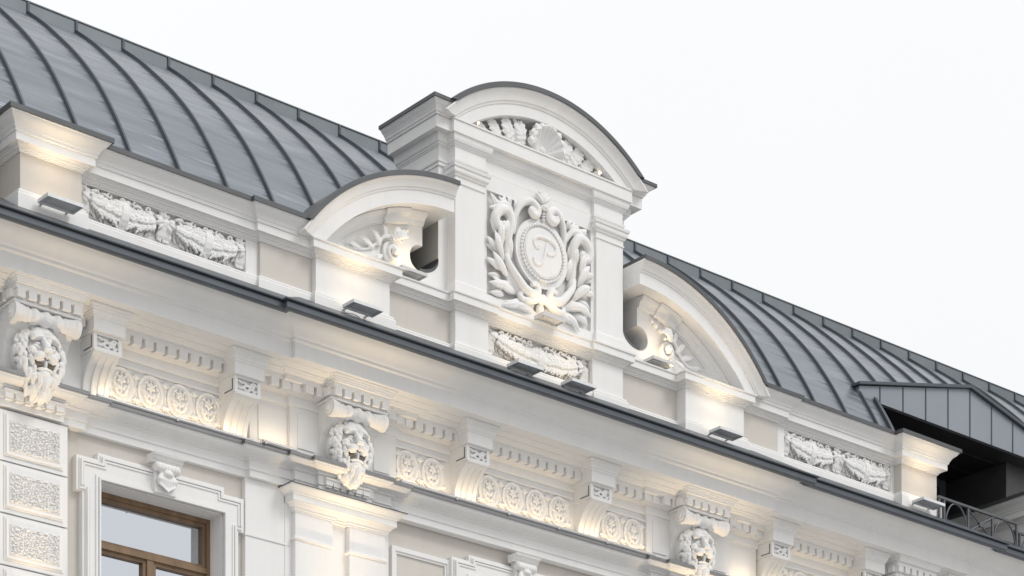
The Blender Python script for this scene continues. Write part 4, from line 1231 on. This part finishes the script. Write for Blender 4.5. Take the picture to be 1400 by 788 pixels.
# ------------------------------------------------------------------ railing on the cornice
def railing(name, x0, x1, p, zb, zt, label):
    T = empty(name, (x0, -p, zb))
    def add(nm, mb): o = obj(nm, mb, 'iron', T, smooth=40); o.location = (-x0, p, -zb); return o
    r = 0.014
    mb = MB(); mb.box(x0-0.02, x1+0.02, p-0.018, p+0.018, zt-0.018, zt+0.012); add('top_rail', mb)
    L = x1-x0; bay = L/3.3
    xs = [x0+0.01, x0+bay*0.22, x0+bay*1.22, x0+bay*2.25, x1]
    for x in xs: add('post', MB().box(x-0.015, x+0.015, p-0.012, p+0.012, zb, zt-0.018))
    for (a, b) in ((xs[1], xs[2]), (xs[3], xs[4])):
        c = (a+b)/2; ra = (b-a)/2-0.03
        pts = [(c+ra*cos(pi*i/20), p, zb+(zt-zb-0.02)*sin(pi*i/20)*1.0-0.0) for i in range(21)]
        add('hoop', MB().tube(pts, 0.012, 8))
    a, b = xs[2], xs[3]; c = (a+b)/2
    add('diagonal', MB().tube([(a, p, zt-0.03), (b, p, zb+0.01)], 0.011, 8)); add('diagonal', MB().tube([(a, p+0.001, zb+0.01), (b, p+0.001, zt-0.03)], 0.011, 8))
    add('boss', MB().cyl((c, p, (zt+zb)/2-0.01), 0.036, 0.04, 'p', 16))
    tag(T, label, 'railing', 'iron railings along the roof terrace'); return T
railing('terrace_railing', 6.76, 8.36, 0.60, 13.26, 13.60, 'low grey iron railing with hoops and crossed bars in front of the dark terrace door')
railing('terrace_railing', 8.42, 10.0, 0.52, 13.22, 13.53, 'low grey iron railing cut by the right edge of the photo, beyond the first railing')

# ------------------------------------------------------------------ lamps
WARM = (1.0, 0.75, 0.45)
def area(parent, name, loc, aim, sx, sy, power, spread=160, color=WARM):
    d = bpy.data.lights.new(name, 'AREA'); d.shape = 'RECTANGLE'; d.size = sx; d.size_y = sy; d.energy = power; d.color = color; d.spread = radians(spread)
    o = bpy.data.objects.new(name, d); COL.objects.link(o); o.parent = parent
    o.location = loc
    v = Vector(aim).normalized()
    # area lights shine along local -Z, long side along x
    z = -v; x = Vector((1, 0, 0)); y = z.cross(x).normalized(); x = y.cross(z).normalized()
    o.rotation_euler = Matrix((x, y, z)).transposed().to_euler()
    return o

def floodlight(x, p, z, w, d, label, power, aim=(0, -0.07, 1), mat='lampgrey', spread=92, cable=False, off=0.05):
    T = empty('floodlight', (x, -p, z))
    h = 0.035; t = 0.012
    mb = MB()                                            # shallow tray: rim, floor plate and heat sink recess below
    mb.box(-w/2, w/2, -d/2, -d/2+t, -h, 0); mb.box(-w/2, w/2, d/2-t, d/2, -h, 0); mb.box(-w/2, -w/2+t, -d/2+t, d/2-t, -h, 0); mb.box(w/2-t, w/2, -d/2+t, d/2-t, -h, 0)
    mb.box(-w/2+t, w/2-t, -d/2+t, d/2-t, -h*0.45, -h*0.3)
    obj('housing', mb, mat, T)
    mb = MB(); mb.box(-w*0.34, w*0.34, -d*0.05, d*0.36, -h*0.9, -h*0.46); obj('driver_box', mb, mat, T)
    obj('lens', MB().box(-w/2+t, w/2-t, -d/2+t, d/2-t, -h*0.29, -h*0.2), 'glow', T)
    mb = MB()
    for sx in (-1, 1): mb.box(sx*w*0.36-0.012, sx*w*0.36+0.012, -d/2-0.10, -d/2, -h*0.8, -h*0.5)
    obj('bracket', mb, 'alu', T)
    if cable:
        mb = MB(); pts = curve3([(-w*0.42, -d/2, -h), (-w*0.38, -d/2-0.02, -h-0.03), (-w*0.15, -d/2, -h-0.03), (0.02, -d/2+0.01, -h-0.05), (0.05, -d/2, -h-0.09)], 6)
        mb.tube(pts, 0.006, 6); obj('cable', mb, 'lampgrey', T, smooth=180)
    area(T, 'lamp', (0, -d*off, 0.012), aim, w*0.9, d*0.3, power, spread)
    tag(T, label, 'floodlight', 'floodlights on the facade')
    return T
PW = 1.05
floodlight(-6.46, 0.72, 13.45, 0.40, 0.20, 'flat grey floodlight at the foot of the left beige pedestal, first from the left', PW)
floodlight(-2.76, 0.72, 13.44, 0.40, 0.20, 'flat grey floodlight with a looped cable below the left half pediment', PW, cable=True)
floodlight(-0.44, 0.68, 13.42, 0.38, 0.20, 'left one of the two grey floodlights under the fruit garland of the gable', PW*0.8)
floodlight(0.37, 0.68, 13.42, 0.38, 0.20, 'right one of the two grey floodlights under the fruit garland of the gable', PW*0.8)
floodlight(2.72, 0.72, 13.43, 0.40, 0.20, 'flat grey floodlight on the white block below the right half pediment', PW)
floodlight(6.42, 0.72, 13.42, 0.42, 0.20, 'pale grey floodlight at the foot of the right pedestal next to the terrace railing', PW)
floodlight(-1.89, 0.42, 14.16, 0.36, 0.18, 'small floodlight glowing below the scroll of the left half pediment', 0.9, (-0.35, -0.12, 1), 'lampwhite', 125, off=0.3)
floodlight(1.89, 0.42, 14.16, 0.36, 0.18, 'small floodlight glowing below the scroll of the right half pediment', 0.9, (0.35, -0.12, 1), 'lampwhite', 125, off=0.3)
floodlight(0.0, 0.60, 14.11, 0.34, 0.16, 'white floodlight on the sill directly below the monogram cartouche', 0.3, (0, 0.10, 1), 'lampwhite')

def spot_in_pediment(x, label, power):
    T = empty('spotlight', (x, -0.42, 16.01))
    s = 1 if x > 0 else -1
    mb = MB(); mb.box(-0.05, 0.05, -0.03, 0.03, 0.0, 0.012); obj('base', mb, 'alu', T)
    mb = MB(); mb.tube([(s*0.04, 0, 0.035), (0, 0, 0.06), (-s*0.045, 0, 0.085)], [0.028, 0.03, 0.03], 14); obj('barrel', mb, 'alu', T, smooth=40)
    area(T, 'lamp', (-s*0.06, 0.0, 0.10), (-s*0.6, 0.25, 1), 0.05, 0.05, power, 140)
    tag(T, label, 'spotlight', 'spotlights in the gable pediment')
spot_in_pediment(1.0, 'tiny lit spotlight in the right corner of the gable pediment', 0.12)
spot_in_pediment(-1.0, 'tiny spotlight in the left corner of the gable pediment beside the acanthus leaves', 0.05)

def strip(x0, x1, e, label, power):
    T = empty('light_strip', ((x0+x1)/2, -(0.225+e), 11.85)); h = (x1-x0)/2
    mb = MB(); mb.box(-h, h, -0.03, -0.024, 0.0, 0.035); mb.tube([(-h, 0.016, 0.018), (h, 0.016, 0.018)], 0.022, 10)
    mb.box(-h, h, -0.024, 0.0, 0.0, 0.008); obj('channel', mb, 'alu', T, smooth=40)
    obj('diffuser', MB().box(-h+0.01, h-0.01, -0.022, -0.006, 0.0081, 0.018), 'glow', T)
    n = max(1, round(2*h/0.8))
    mb = MB()
    for i in range(n+1):
        q = -h+0.03+(2*h-0.06)*i/n; obj('clip', MB().box(q-0.014, q+0.014, -0.015, 0.042, -0.008, 0.022), 'alu', T)
    area(T, 'lamp', (0, 0.012, 0.03), (0, 0.62, 1), 2*h-0.04, 0.015, power, 135)
    tag(T, label, 'light strip', 'light strips on the frieze ledge')
PS = 0.85
strip(-5.76, -3.86, 0.0, 'thin grey light strip on the frieze ledge above the left window', PS*1.9)
strip(-1.93, 1.93, 0.06, 'long thin light strip on the frieze ledge between the two middle lion masks', PS*3.8)
strip(3.86, 5.76, 0.0, 'thin light strip on the frieze ledge right of the third lion mask', PS*1.9)
strip(-3.78, -3.31, 0.07, 'short light strip on the ledge just left of the second lion mask', PS*0.6)
strip(3.31, 3.78, 0.07, 'short light strip on the ledge just right of the third lion mask', PS*0.6)

# wall lamps lower on the pilasters, below the picture
for x, pw, lb in ((-XL, 4.2, 'uplight between the coupled pilasters below the second lion mask'), (-XO, 2.6, 'uplight on the rusticated pier below the first lion mask'), (XL, 4.2, 'uplight between the coupled pilasters below the third lion mask')):
    T = empty('wall_uplight', (x, -0.62, 8.3))
    obj('housing', MB().cyl((0, 0, -0.1), 0.06, 0.2, 'z', 20), 'lampgrey', T, smooth=40)
    obj('arm', MB().box(-0.02, 0.02, -0.56, -0.04, -0.12, -0.08), 'lampgrey', T)
    area(T, 'lamp', (0, 0, 0.01), (0, 0.08, 1), 0.06, 0.06, pw, 34)
    tag(T, lb, 'wall lamp', 'uplights on the pilasters')
